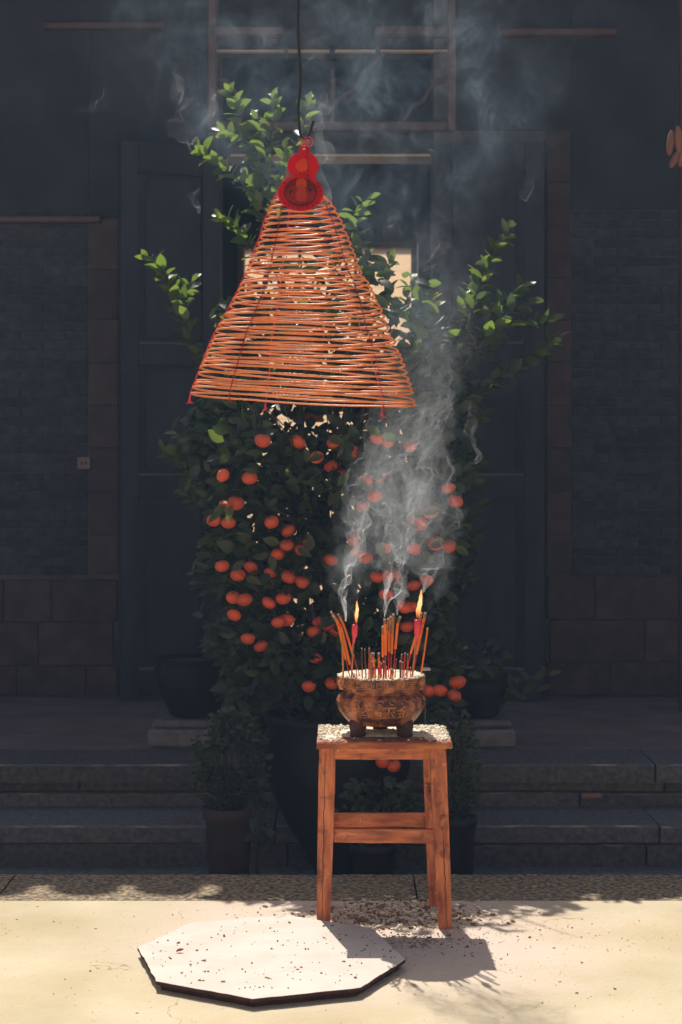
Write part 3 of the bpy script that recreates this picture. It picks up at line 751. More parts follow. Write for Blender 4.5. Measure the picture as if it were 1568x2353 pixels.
def leg(foot, top, wf, wt, dpt, crack=None, name='leg'):
    """foot, top: centre of front face; wf, wt: width at foot and top"""
    bm = bmesh.new(); f, t = Vector(foot), Vector(top)
    # subdivided vertical box so the edges are not dead straight
    n = 10; rings = []
    for i in range(n + 1):
        k = i / n; c = f.lerp(t, k); w = wf + (wt - wf) * min(1, k * 1.6)
        j = lambda s: noise.noise(Vector((foot[0] * 9 + s, k * 6, foot[1]))) * .0011
        rings.append([bm.verts.new((c.x - w / 2 + j(1), c.y + j(5), c.z)), bm.verts.new((c.x + w / 2 + j(2), c.y + j(6), c.z)), bm.verts.new((c.x + w / 2 + j(3), c.y + dpt * (w / wt), c.z)), bm.verts.new((c.x - w / 2 + j(4), c.y + dpt * (w / wt), c.z))])
    for i in range(n):
        for q in range(4): bm.faces.new((rings[i][q], rings[i][(q + 1) % 4], rings[i + 1][(q + 1) % 4], rings[i + 1][q]))
    bm.faces.new(rings[0][::-1]); bm.faces.new(rings[-1])
    vert = [e for e in bm.edges if abs((e.verts[0].co - e.verts[1].co).z) > .01]
    bmesh.ops.bevel(bm, geom=vert, offset=.0025, segments=2, affect='EDGES')
    o = put(obj(name, bm, M_wood), st)
    if crack:
        bm = bmesh.new(); pts = []
        for i in range(26):
            k = crack[1] + (crack[2] - crack[1]) * i / 25; c = f.lerp(t, k); w = wf + (wt - wf) * min(1, k * 1.6)
            pts.append(Vector((c.x + w * crack[0] + .0012 * math.sin(i * 1.9) + noise.noise(Vector((i * .3, crack[0], 0))) * .002, c.y - .0002, c.z)))
        tube(bm, pts, [.0004 + .0009 * math.sin(PI * i / 25) for i in range(26)], 4)
        put(obj('crack', bm, M_crack), o) if False else None
        c2 = obj('crack', bm, M_crack); c2.parent = o; c2.matrix_parent_inverse = Matrix.Translation(-Vector(st.location))
        c2.matrix_parent_inverse = Matrix.Translation(Vector((0, 0, 0)))
    return o
Df0 = gd(2126); Df1 = gd(2136); Dt = 5.13
pt = lambda x, y, D: tuple(at(x, y, D))
ztop_leg = ZS - .021
def legp(xf, D, xt, Dtt):
    return ((xf - CX) * D / F, D, 0), ((xt - CX) * Dtt / F, Dtt, ztop_leg)
a, b_ = legp(743.5, Df0, 753, Dt + .01); leg(a, b_, 30.5 * Df0 / F, 38 * Dt / F, .045, (-.12, .02, .97))
a, b_ = legp(1024.5, Df1, 1006.5, Dt - .005); leg(a, b_, 30.5 * Df1 / F, 37 * Dt / F, .045, (.10, .0, .62))
a, b_ = legp(998.5, gd(2088), 985.5, 5.345); leg(a, b_, 16 * 5.36 / F * 1.5, 18 * 5.36 / F * 1.5, .035)
a, b_ = legp(746, gd(2084), 756, 5.345); leg(a, b_, 28 * 5.36 / F, 30 * 5.36 / F, .035)
def rail(x0, y0, x1, y1, ys0, ys1, D0, D1, th=.022, m=None, name='rail'):
    bm = bmesh.new()
    n = 8; R4 = []
    for i in range(n + 1):
        k = i / n; x = x0 + (x1 - x0) * k; D = D0 + (D1 - D0) * k
        zt = at(0, ys0 + (y1 - y0) * k, D).z + noise.noise(Vector((x * .03, y0, 1))) * .0012; zb = at(0, ys1 + (y1 - y0) * k, D).z + noise.noise(Vector((x * .05, y0, 8))) * .0018
        X = (x - CX) * D / F
        R4.append([bm.verts.new((X, D, zb)), bm.verts.new((X, D + th, zb)), bm.verts.new((X, D + th, zt)), bm.verts.new((X, D, zt))])
    for i in range(n):
        for q in range(4): bm.faces.new((R4[i][q], R4[i + 1][q], R4[i + 1][(q + 1) % 4], R4[i][(q + 1) % 4]))
    bm.faces.new(R4[0]); bm.faces.new(R4[-1][::-1])
    bmesh.ops.recalc_face_normals(bm, faces=bm.faces[:])
    hz = [e for e in bm.edges if abs(e.verts[0].co.x - e.verts[1].co.x) > .01]
    bmesh.ops.bevel(bm, geom=hz, offset=.002, segments=1, affect='EDGES')
    return put(obj(name, bm, m or M_woodx), st)
rail(768, 0, 990, 0, 1717, 1746, 5.142, 5.132, name='apron')
rail(764, 0, 997, 2, 1905, 1937, 5.165, 5.14, name='rail')
rail(762, 0, 996, -1, 1871, 1902, 5.385, 5.36, name='rail')
rail(766, 0, 985, 0, 1700, 1722, 5.37, 5.36, name='apron')
# side rails
for (xa, ya, xb, Da, Db, y0, y1) in ((1000, 0, 988, 5.17, 5.37, 1715, 1742), (757, 0, 760, 5.18, 5.37, 1715, 1742), (1006, 0, 990, 5.17, 5.38, 1820, 1848), (750, 0, 756, 5.2, 5.38, 1820, 1848)):
    bm = bmesh.new(); A = (xa - CX) * Da / F; B = (xb - CX) * Db / F; z0, z1 = at(0, y1, 5.2).z, at(0, y0, 5.2).z
    s = -.02 if xa > 900 else .0
    hexa(bm, [(A + s, Da, z0), (A + s + .02, Da, z0), (B + s + .02, Db, z0), (B + s, Db, z0)], [(A + s, Da, z1), (A + s + .02, Da, z1), (B + s + .02, Db, z1), (B + s, Db, z1)], .002)
    put(obj('side_rail', bm, M_wood), st)
# through tenons on the front legs, proud and pale at the end grain
M_tenon = mat('tenon_end_grain', (.30, .09, .04), .8, .1, 60, .8, 120, col2=(.62, .28, .10), thr=(.4, .65))
for (x, y) in ((750.5 - .3, 1873 + 20), (1027 - 12.0 + 0.0, 1888)):
    pass
for (x, y, D) in ((772 - 0, 0, 0),): pass
for (px_, py_, D) in ((1199.5 + (271 - 222) * .4464, 0, 0),): pass
for (x, y0, y1, D) in ((1100 * .6125 + 271 * .2734, 1653.75 + 812 * .2734, 1653.75 + 922 * .2734, 5.158), (673.75 + 1269 * .2734, 1653.75 + 808 * .2734, 1653.75 + 930 * .2734, 5.105)):
    p0 = at(x, y1, D); p1 = at(x, y0, D)
    o = boxo('tenon', p0.x - .0085, p0.x + .0085, D - .003, D + .01, p0.z, p1.z, M_tenon, st, bev=.002, jit=.0012)
# seat of two boards with ragged front edge
SX0, SX1 = (728 - CX) * 5.105 / F, (1038.5 - CX) * 5.105 / F
M_seat = mat('seat_wood', (.32, .08, .035), .55, .1, 10, .5, 70, col2=(.62, .23, .07), stretch=(.6, 1.5, 2.5), thr=(.45, .66))
for k, (y0, y1) in enumerate(((5.10, 5.245), (5.248, 5.405))):
    bm = bmesh.new(); n = 46; g = []
    prof = [(y0, ZS - .0205), (y0, ZS - .004), (y0 + .004, ZS), (y1, ZS), (y1, ZS - .0205)]
    for i in range(n + 1):
        u = i / n; x = SX0 + (SX1 - SX0) * u; col = []
        for j, (yy, zz) in enumerate(prof):
            e = noise.noise(Vector((x * 40, j * .7, k))) * .0022 + (noise.noise(Vector((x * 90, j, k + 5))) * .0016)
            tap = -(yy - 5.1) * .10 * (u * 2 - 1) * .2
            col.append(bm.verts.new((x + tap, yy + (e if j in (0, 1, 2) and k == 0 else 0), zz + (e * .9 if j < 3 and k == 0 else 0))))
        g.append(col)
    for i in range(n):
        for j in range(len(prof)): bm.faces.new((g[i][j], g[i + 1][j], g[i + 1][(j + 1) % 5], g[i][(j + 1) % 5]))
    bm.faces.new(g[0][::-1]); bm.faces.new(g[-1])
    bmesh.ops.recalc_face_normals(bm, faces=bm.faces[:])
    put(obj('seat_board', bm, M_seat), st)

# ------------------------------------------------------------------ ASH CRUMBS (nobody could count them)
chip_v = [(-.5, -.5, 0), (.5, -.42, 0), (.45, .5, 0), (-.4, .45, 0), (-.42, -.38, .8), (.4, -.3, 1), (.36, .42, .75), (-.3, .3, .95)]
chip_f = [(0, 3, 2, 1), (4, 5, 6, 7), (0, 1, 5, 4), (1, 2, 6, 5), (2, 3, 7, 6), (3, 0, 4, 7)]
def chips(name, pts, m, parent=None, label=None):
    ms = []
    for (x, y, z, s, asp, tilt) in pts:
        R = Euler((random.uniform(-tilt, tilt), random.uniform(-tilt, tilt), random.uniform(0, 6.28))).to_matrix() @ Matrix.Diagonal((s * asp, s, s * random.uniform(.5, .95)))
        ms.append([[R[i][0], R[i][1], R[i][2], (x, y, z)[i]] for i in range(3)])
    o = batch(name, chip_v, chip_f, ms, m, parent)
    return tag(o, kind='stuff')
M_ash = mat('pale_ash', (.70, .61, .47), .95, .1, 40, .4, 90, col2=(.90, .84, .70))
M_ashd = mat('brown_crumb', (.16, .09, .045), .9, .3, 40, col2=(.42, .28, .15))
pts = []; ptd = []
def size():
    return .0016 + abs(random.gauss(0, .0016))
for i in range(700):
    ptd.append((random.uniform(-1.3, 1.3), random.uniform(4.1, 5.44), .0008, random.uniform(.0008, .0018), random.uniform(1, 2), .3))
for i in range(2600):
    q = random.random()
    if q < .45: x, y = random.gauss(.16, .13), random.gauss(5.27, .085)
    elif q < .62: x, y = random.gauss(.19, .09), random.gauss(4.98, .05)
    elif q < .9: x, y = random.gauss(.16, .27), random.gauss(5.14, .17)
    else: x, y = random.gauss(.1, .7), random.gauss(4.95, .3)
    if y > 5.62 or y < 4.1: continue
    s = size() * (2.0 if q < .45 else 1.1 if q < .62 else .85)
    asp = random.uniform(1, 3.0) if s > .003 else random.uniform(1, 1.8)
    (pts if random.random() < .62 else ptd).append((x, y, 0.001 if y < DK0 else .003, s, asp, .3))
tag(chips('pale_ash_crumbs', pts, M_ash), 'pale incense ash crumbs scattered on the ground round the stool', 'ash')
tag(chips('brown_ash_crumbs', ptd, M_ashd), 'brown incense crumbs scattered on the ground round the stool', 'crumbs')
pts = []
for i in range(2600):
    x = random.uniform(SX0 + .003, SX1 - .003); y = random.uniform(5.108, 5.402)
    dx, dy = (x - .121) / .13, (y - 5.26) / .13
    if math.hypot(dx, dy) < .95 and random.random() < .9: continue
    mound = max(0, .007 * (1 - ((y - 5.32) / .16) ** 2)) * min(1, abs(x - .12) / .13)
    if y < 5.14 and random.random() < .75: continue
    if y < 5.205 and -.01 < x < .255 and random.random() < .9: continue
    pts.append((x, y, ZS + random.uniform(-.001, 1) * mound * 1.0, random.uniform(.0028, .006), random.uniform(1, 2.8), .5))
tag(chips('seat_ash', [p for p in pts if random.random() < .93], M_ash), 'thick pale ash crumbs heaped on the stool top round the burner', 'ash')
ptd = [(random.uniform(SX0 + .01, SX1 - .01), random.uniform(5.11, 5.18), ZS, random.uniform(.002, .005), random.uniform(1, 3), .4) for _ in range(170)]
tag(chips('seat_crumbs', ptd, M_ashd), 'brown crumbs along the front edge of the stool top', 'crumbs')
# continuous bed of ash under the crumbs
bm = bmesh.new(); g = []
for j in range(31):
    row = []
    for i in range(61):
        x = SX0 + .004 + (SX1 - SX0 - .008) * i / 60; y = 5.125 + .275 * j / 30
        e = min(1, j / 6, (30 - j) / 2) * min(1, i / 3, (60 - i) / 3)
        h = .0052 * e * (.6 + .9 * noise.noise(Vector((x * 50, y * 50, 0)))) + .002 * noise.noise(Vector((x * 220, y * 220, 0))) - .0012 * (1 - e) + .0004
        fr_ = max(0, min(1, (5.205 - y + .012 * noise.noise(Vector((x * 40, 1, 1)))) / .012)) * max(0, min(1, (x + .015) / .02)) * max(0, min(1, (.262 - x) / .02))
        row.append(bm.verts.new((x, y, ZS + h * (1 - fr_) - .002 * fr_)))
    g.append(row)
for j in range(30):
    for i in range(60): bm.faces.new((g[j][i], g[j][i + 1], g[j + 1][i + 1], g[j + 1][i]))
tag(obj('ash_bed', bm, M_ash), 'layer of pale ash lying on the stool top under the crumbs', 'ash', kind='stuff')
# hair-thin wire hanging off the right corner of the seat
bm = bmesh.new(); tube(bm, spline([at(1034, 1700, 5.1), at(1039, 1708, 5.095), at(1040, 1718, 5.095), at(1036, 1719, 5.095)], 10), .0005, 4)
tag(obj('loose_thread', bm, mat('thread', (.6, .5, .4), .6)), 'loose pale thread hanging off the right corner of the stool top', 'thread')

# ------------------------------------------------------------------ OCTAGONAL BOARD
bt = .027
cen = Vector((-.191, 4.71, 0))
corner_px = [(316.5, 2177), (359, 2255), (580, 2296), (829, 2270), (932, 2205)]
cw = []
for (x, y) in corner_px:
    D = gd(y, bt); cw.append(Vector(((x - CX) * D / F, D, 0)))
cen = (cw[0] + cw[4]) / 2
cw += [cen * 2 - cw[1], cen * 2 - cw[2], cen * 2 - cw[3]]
M_board = mat('whitewashed_board', (.55, .49, .43), .9, .07, 9, .25, 60, spec=.05, col2=(.62, .56, .51))
M_bedge = mat('shaded_board_edge', (.06, .024, .016), .85, .3, 40, .6, 90)  # edge colour darkened to carry the shade below the rim
bm = bmesh.new(); sub = []
for i in range(8):
    a, b_ = cw[i], cw[(i + 1) % 8]
    for k in range(12):
        p = a.lerp(b_, k / 12); e = (p - cen).normalized() * (noise.noise(p * 30) * .0035 + noise.noise(p * 90) * .0015)
        sub.append(p + e)
lo = [bm.verts.new((p.x, p.y, bt - .009)) for p in sub]; hi = [bm.verts.new((p.x, p.y, bt + noise.noise(p * 9) * .0006)) for p in sub]
tp = bm.faces.new(hi); bm.faces.new(lo[::-1])
n = len(sub); sides = [bm.faces.new((lo[i], lo[(i + 1) % n], hi[(i + 1) % n], hi[i])) for i in range(n)]
bmesh.ops.recalc_face_normals(bm, faces=bm.faces[:])
for f in bm.faces: f.material_index = 0 if abs(f.normal.z) > .9 else 1
bo = obj('octagonal_board', bm, M_board); bo.data.materials.append(M_bedge)
bm = bmesh.new(); ins = [cen + (p - cen) * .955 for p in sub]
lo = [bm.verts.new((p.x, p.y, .001)) for p in ins]; hi = [bm.verts.new((p.x, p.y, bt - .0095)) for p in ins]
bm.faces.new(hi); bm.faces.new(lo[::-1])
for i in range(n): bm.faces.new((lo[i], lo[(i + 1) % n], hi[(i + 1) % n], hi[i]))
bmesh.ops.recalc_face_normals(bm, faces=bm.faces[:]); c2 = obj('base', bm, M_bedge); c2.parent = bo  # added recessed base, its dark colour stands for the shadow gap
tag(bo, 'octagonal board with a whitish top and shade-darkened edge lying flat in the sun', 'board')
pts = []
R8 = .37
for i in range(330):
    a = random.uniform(0, 2 * PI); r = math.sqrt(random.random()) * R8 * .93
    x, y = cen.x + r * math.cos(a), cen.y + r * math.sin(a)
    if x < .0 and random.random() < .45: continue
    pts.append((x, y, bt + .0006, .0012 + abs(random.gauss(0, .0017)), random.uniform(1, 3), .3))
tag(chips('board_crumbs', pts, M_ashd), 'brown incense crumbs scattered over the octagonal board', 'crumbs')
bm = bmesh.new(); c = at(412, 2190, gd(2190, bt)); v, f = leaf_templ(.3, -.25, .5)
me = bpy.data.meshes.new('petal'); me.from_pydata(v, [], f); me.materials.append(mat('dry_red', (.35, .06, .03), .7))
bm.free(); o = bpy.data.objects.new('dry_petal', me); C.objects.link(o)
o.matrix_world = Matrix(frame3((1, .3, 0), (0, -.3, 1), .024, (c.x - .01, c.y, bt + .003)) + [[0, 0, 0, 1]])
tag(o, 'curled dry red petal lying on the white octagonal board', 'petal')

# ------------------------------------------------------------------ CENSER
cx, cy = .1205, 5.26
M_br = mat('glazed_brown_pottery', (.075, .022, .012), .40, .1, 30, .7, 90, col2=(.60, .20, .075), thr=(.42, .66), spec=.5)
M_brr = mat('relief_highlight_pottery', (.20, .065, .027), .45, .1, 60, .5, 120, col2=(.62, .23, .085), thr=(.35, .6), spec=.5)  # lighter tone on the raised parts paints in their highlights
cen_t = thing('incense_burner', 'round brown relief-moulded incense burner on three feet standing on the stool', 'incense burner', (cx, cy, ZS))
z0 = ZS
prof = [(.078, .036), (.095, .034), (.112, .052), (.126, .072), (.1335, .092), (.1325, .106), (.124, .120), (.1145, .128), (.1125, .132), (.118, .135), (.124, .137), (.126, .141), (.1245, .1435), (.128, .146), (.1305, .151), (.131, .168), (.133, .171), (.131, .177), (.124, .178), (.118, .172), (.112, .160)]
def rel(a, z):
    k = 1 + noise.noise(Vector((math.cos(a) * 3, math.sin(a) * 3, z * 30))) * .006
    if .055 < z < .115: k += noise.noise(Vector((math.cos(a) * 14, math.sin(a) * 14, z * 90))) * .010 * (1 - min(1, max(0, (math.sin(-a) - .55) * 4)) * .7)
    return k
def radius_at(z):
    for (r0, za), (r1, zb) in zip(prof[1:-1], prof[2:]):
        if za <= z <= zb: return r0 + (r1 - r0) * (z - za) / (zb - za)
    return .12
fine = [prof[0]]
for (r0, za), (r1, zb) in zip(prof[:-1], prof[1:]):
    nseg = max(1, int(abs(zb - za) / .004)); fine += [(r0 + (r1 - r0) * k / nseg, za + (zb - za) * k / nseg) for k in range(1, nseg + 1)]
bm = bmesh.new(); lathe(bm, fine, (cx, cy, z0), 120, rel)
put(obj('bowl', bm, M_br, smooth=True), cen_t)
# ash surface
bm = bmesh.new(); g = []
for i in range(17):
    ring = []
    for k in range(60):
        r = .1235 * i / 16; a = 2 * PI * k / 60; x, y = r * math.cos(a), r * math.sin(a)
        ring.append(bm.verts.new((cx + x, cy + y, z0 + .170 + .010 * (i / 16) ** 3 + noise.noise(Vector((x * 60, y * 60, 1))) * .005 + noise.noise(Vector((x * 200, y * 200, 1))) * .003)))
    g.append(ring)
for i in range(16):
    for k in range(60): bm.faces.new((g[i][k], g[i][(k + 1) % 60], g[i + 1][(k + 1) % 60], g[i + 1][k]))
bmesh.ops.remove_doubles(bm, verts=bm.verts[:], dist=.0002)
tag(put(obj('ash', bm, M_ash), cen_t), kind='stuff')
pts = []
for i in range(700):
    a = random.uniform(0, 2 * PI); r = .128 * math.sqrt(random.uniform(.0, 1)) if random.random() < .5 else random.uniform(.115, .131)
    pts.append((cx + r * math.cos(a), cy + r * math.sin(a), z0 + (.170 + .007 * (r / .128) ** 3 if r < .12 else .1765), random.uniform(.002, .0055), random.uniform(1, 2.5), .7))
chips('ash_crumbs', pts, M_ash, cen_t)
# characters on the belly, wrapped on the profile
def wrap(me, ang0, zc, lift=0.0, zscale=1.0):
    for v in me.vertices:
        zz = zc + v.co.y * zscale; r = radius_at(min(max(zz, .04), .175)) + v.co.z + lift
        a = ang0 + v.co.x / .13
        v.co = Vector((cx + r * math.cos(a), cy + r * math.sin(a), z0 + zz))
for ch, px_ in (('堂', 824), ('滿', 858), ('玉', 892), ('金', 927)):
    me = text_mesh(ch, .048, .0036, 'relief_character')
    u = (px_ - 875.5) * 5.13 / F / .133
    wrap(me, -PI / 2 + math.asin(max(-.95, min(.95, u))), .077, 0, .86)
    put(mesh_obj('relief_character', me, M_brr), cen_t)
# key fret round the rim
bm = bmesh.new()
def wb(a0, a1, za, zb, h=.0026, rr=.1305):
    n = max(1, int((a1 - a0) / .05)); 
    for k in range(n):
        b0, b1 = a0 + (a1 - a0) * k / n, a0 + (a1 - a0) * (k + 1) / n
        P = lambda a, r, z: (cx + r * math.cos(a), cy + r * math.sin(a), z0 + z)
        hexa(bm, [P(b0, rr - .002, za), P(b0, rr + h, za), P(b1, rr + h, za), P(b1, rr - .002, za)], [P(b0, rr - .002, zb), P(b0, rr + h, zb), P(b1, rr + h, zb), P(b1, rr - .002, zb)])
nf = 26
for k in range(nf):
    a = 2 * PI * k / nf; s = 2 * PI / nf
    wb(a, a + s * .78, .1655, .1675); wb(a, a + s * .07, .1525, .1675); wb(a, a + s * .6, .1525, .1545)
    wb(a + s * .53, a + s * .60, .1545, .162); wb(a + s * .22, a + s * .6, .1600, .162); wb(a + s * .71, a + s * .78, .1525, .1675); 
wb(0, 2 * PI, .1478, .1494, .0018, .1293)
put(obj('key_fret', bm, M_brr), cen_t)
# lion masks at the sides of the rim
for a in (-PI / 2 - 1.15, -PI / 2 + 1.15, PI / 2 + 1.15, PI / 2 - 1.15):
    bm = bmesh.new()
    for (du, dz, s) in ((0, .158, .012), (-.008, .166, .006), (.008, .166, .006), (0, .149, .008), (-.007, .144, .005), (.007, .144, .005), (0, .172, .006)):
        r = .131; aa = a + du / .13
        bmesh.ops.create_icosphere(bm, subdivisions=2, radius=s, matrix=Matrix.Translation((cx + r * math.cos(aa), cy + r * math.sin(aa), z0 + dz)))
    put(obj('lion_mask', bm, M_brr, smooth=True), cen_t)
# ruyi scroll relief along the shoulder
bm = bmesh.new()
for k in range(22):
    a = 2 * PI * k / 22 + .1
    pts = []
    for i in range(12):
        t = i / 11; aa = a + .09 * math.cos(t * 5.2) * (1 - t * .5); zz = .109 + .007 * math.sin(t * 5.2) * (1 - t * .4)
        r = radius_at(zz) + .0006; pts.append((cx + r * math.cos(aa), cy + r * math.sin(aa), z0 + zz))
    tube(bm, pts, .0017, 5)
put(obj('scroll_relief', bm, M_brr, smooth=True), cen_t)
# feet
M_foot = mat('dark_brown_pottery', (.07, .03, .022), .5, .3, 26, .5, 70)
for a in (-PI / 2 - .93, -PI / 2 + .93, PI / 2):
    bm = bmesh.new(); r = .088
    c = Vector((cx + r * math.cos(a), cy + r * math.sin(a), z0))
    lathe(bm, [(.020, .0), (.0235, .003), (.0225, .012), (.0255, .026), (.027, .038), (.023, .050), (.012, .058)], c, 16, lambda aa, z: 1 + .06 * math.cos(3 * (aa - a)))
    put(obj('foot', bm, M_foot, smooth=True), cen_t)

# ------------------------------------------------------------------ INCENSE STICKS AND CANDLES
M_joss = mat('orange_joss', (.88, .27, .05), .8, .12, 40, .3, 200, stretch=(1, 1, .3), translucent=(.95, .32, .06), tmix=.3)
M_burnt = mat('burnt_joss', (.42, .19, .09), .9, .3, 60, .6, 200)
M_tip = mat('ash_tip', (.62, .55, .48), .95, .2, 90, .6, 200)
M_red = mat('red_stick', (.55, .05, .03), .6, .2, 40)
M_thin = mat('thin_joss', (.42, .12, .045), .8, .2, 40)
M_dk = mat('brown_thin_stick', (.16, .06, .04), .8, .2, 40)
M_gold = mat('gold_band', (.85, .42, .04), .45, .1, 40)
M_rband = mat('red_band', (.65, .03, .04), .5, .1, 40)
zp = lambda zx, zy, D: at(753.4 + zx * .16015, 1347.5 + zy * .16015, D)
K = .16015 * 5.26 / F
STK = 'spent incense sticks in the burner'
def stick(label, path, wthick, wthin, D=5.24, base=None, mth=M_joss, mtn=M_red, burnt=.12, group=None, chars=False):
    """path: zoom pixels from tip to the end of the thick coated part; base: where the bare stick meets the ash"""
    P = [zp(x, y, D) for x, y in path]
    fo = zp(*base, D) if base else P[-1]
    fo = Vector((fo.x, D, min(fo.z, .732)))
    t = thing('incense_stick', label, 'incense stick', fo, group)
    W = spline(P, 12) if len(P) > 2 else [P[0].lerp(P[-1], i / 11) for i in range(12)]
    nb = max(2, int(12 * burnt) + 1)
    def seg(name, pts_, r, m):
        bm = bmesh.new(); rr = [r * (1 + .06 * math.sin(i * 2.1)) for i in range(len(pts_))]
        tube(bm, pts_, rr, 7); put(obj(name, bm, m, smooth=True), t)
    if burnt:
        seg('ash_tip', [W[0] + (W[0] - W[1]) * .25 + Vector((random.uniform(-.001, .001), 0, 0)), W[0], W[0].lerp(W[1], .45)], wthick * K * .46, M_tip)
        seg('burnt_end', [W[0].lerp(W[1], .4)] + W[1:nb + 1], wthick * K * .5, M_burnt)
        seg('coated_stick', W[nb:], wthick * K * .5, mth)
    else: seg('coated_stick', W, wthick * K * .5, mth)
    if base: seg('bare_stick', [W[-1].lerp(W[-2], .3), Vector((fo.x, fo.y, .722))], wthin * K * .5, mtn)
    else: seg('bare_stick', [W[-1].lerp(W[-2], .2), Vector((W[-1].x, W[-1].y, .715))], wthick * K * .45, mth)
    if chars:
        for k in range(2):
            p = W[6 + 0].lerp(W[4], k * .8); d = (W[4] - W[7]).normalized()
            me = text_mesh('香福'[k], .0085, .0001, 'printed_character')
            mm = Matrix(frame3(d, (0, -1, 0), 1, p + Vector((0, -wthick * K * .53, 0))) + [[0, 0, 0, 1]])
            # glyph x axis must run left to right for the viewer
            me.transform(mm @ Matrix.Rotation(0, 4, 'Z')); put(mesh_obj('printed_character', me, M_rband), t)
    return t
stick('leftmost thick orange incense stick, its burnt tip bent over to the left', [(48, 362), (110, 470), (160, 600), (262, 1058)], 34, 14, 5.25, (322, 1272))
stick('thick orange incense stick with red lettering, second of the three leaning left', [(82, 425), (150, 530), (205, 640), (318, 1122)], 40, 14, 5.22, (388, 1310), chars=True)
stick('thick orange incense stick, innermost of the three leaning left, beside the left candle', [(150, 400), (190, 480), (245, 600), (372, 1012)], 34, 13, 5.27, (468, 1290))
stick('slim brown-orange incense stick standing upright at the left edge of the burner', [(203, 650), (225, 1318)], 26, 14, 5.15, None, mat('tan_joss', (.52, .2, .07), .8), burnt=.0)
stick('thick orange incense stick at the left of the middle cluster', [(792, 575), (792, 1015)], 36, 14, 5.25, (800, 1345), burnt=.2)
stick('thick orange incense stick in the middle cluster just right of its leftmost', [(818, 472), (826, 620), (832, 990)], 40, 16, 5.22, (826, 1350), burnt=.22)
stick('burnt-tipped incense stick tucked behind the two left sticks of the middle cluster', [(868, 462), (848, 700), (838, 985)], 26, 14, 5.28, (806, 1300), burnt=.3)
stick('thick orange incense stick in the middle of the tall middle cluster', [(905, 435), (888, 660), (880, 935)], 36, 14, 5.25, (872, 1300), burnt=.4)
stick('tallest thick orange incense stick of the middle cluster', [(942, 402), (932, 650), (918, 968)], 40, 14, 5.23, (898, 1330), burnt=.42)
stick('thick orange incense stick right of the middle cluster with a tip bent right', [(1045, 437), (1010, 520), (995, 640), (972, 897)], 38, 14, 5.25, (935, 1290), burnt=.3)
stick('thick orange incense stick leaning right behind the right candle', [(1348, 380), (1300, 600), (1190, 968)], 34, 16, 5.28, (1110, 1300), burnt=.25)
stick('thick orange incense stick leaning right just beyond the right candle', [(1403, 382), (1360, 580), (1272, 972)], 42, 26, 5.24, (1205, 1330), burnt=.18, chars=True)
stick('slim orange incense stick farthest right with a black and white tip', [(1436, 602), (1340, 1280)], 26, 14, 5.27, None, burnt=.0)
bm = bmesh.new(); tube(bm, [zp(1436, 596, 5.27), zp(1432, 612, 5.27)], .0028, 6); 
tag(put(obj('ash_tip', bm, M_tip), bpy.data.objects['incense_stick.012']))
stick('short banded orange, red and gold incense stick in the left-middle group', [(658, 960), (660, 1335)], 34, 12, 5.19, None, M_joss, burnt=.1)
stick('short banded orange, red and gold incense stick standing alone left of the middle cluster', [(733, 960), (738, 1335)], 32, 12, 5.19, None, M_joss, burnt=.1)
stick('very short red and gold banded stub in front of the middle cluster', [(923, 1185), (920, 1335)], 30, 12, 5.18, None, M_rband, burnt=.1)
for lab, x, bands in (('incense_stick.013', 659, ((1160, 1250, M_rband), (1252, 1335, M_gold))), ('incense_stick.014', 736, ((1160, 1255, M_rband), (1257, 1335, M_gold))), ('incense_stick.015', 921, ((1262, 1335, M_gold),))):
    if lab in bpy.data.objects:
        t = bpy.data.objects[lab]
        for (y0, y1, mm) in bands:
            bm = bmesh.new(); D = 5.19 if x < 900 else 5.18; tube(bm, [zp(x, y0, D), zp(x + .5, y1, D)], (34 if x < 900 else 31) * K * .55, 8); put(obj('foil_band', bm, mm, smooth=True), t)
stick('stubby dark-gold incense stick directly left of the banded left-middle stick', [(628, 960), (630, 1330)], 28, 12, 5.21, None, mat('dull_gold_stick', (.38, .2, .05), .6), burnt=.12)
LABS = ['leftmost of the three tall thin sticks standing left of the banded sticks', 'middle one of the three tall thin sticks left of the banded sticks', 'tallest thin stick, just left of the short banded orange stick', 'thin stick pressed against the left side of the short banded stick', 'thin stick between the two short banded orange sticks', 'thin stick just right of the lone short banded stick', 'pointed thin dark stick standing alone right of the middle cluster', 'tall thin stick at the left of the right-hand group of stubs', 'thick short stub at the left of the right-hand group of stubs', 'tallest thin stick in the middle of the right-hand group of stubs', 'thin stick leaning slightly right in the right-hand group of stubs', 'short thin stub between the tall sticks of the right-hand group', "very thin short stub left of the right candle's stick", "very thin short stub closest to the right candle's stick", "short black-tipped stub right of the left candle's stick", "short red stub just right of the left candle's stick", "second short red stub right of the left candle's stick", "short red stub just behind the left candle's stick", 'bare red stick under the left of the tall middle cluster', 'bare red stick under the right of the tall middle cluster', 'short bare stub left of the tall middle cluster', 'short bare stub behind the short banded stick on the left']
thin = [(487, 893, 497, 1318, 18), (533, 908, 550, 1300, 17), (598, 890, 592, 1340, 18), (612, 1000, 612, 1330, 15), (687, 1068, 690, 1335, 17), (752, 1090, 760, 1330, 16), (985, 1050, 970, 1335, 13), (1065, 978, 1050, 1325, 18), (1043, 1080, 1042, 1318, 24), (1113, 962, 1090, 1335, 20), (1150, 978, 1125, 1328, 16), (1076, 1092, 1070, 1325, 16), (1157, 1168, 1150, 1335, 13), (1190, 1168, 1180, 1330, 13), (412, 1205, 416, 1330, 14), (362, 1245, 376, 1330, 14), (385, 1255, 396, 1330, 12), (345, 1235, 352, 1322, 12), (805, 1085, 800, 1345, 20), (843, 1160, 838, 1340, 18), (770, 1110, 772, 1345, 18), (640, 1080, 645, 1340, 14)]
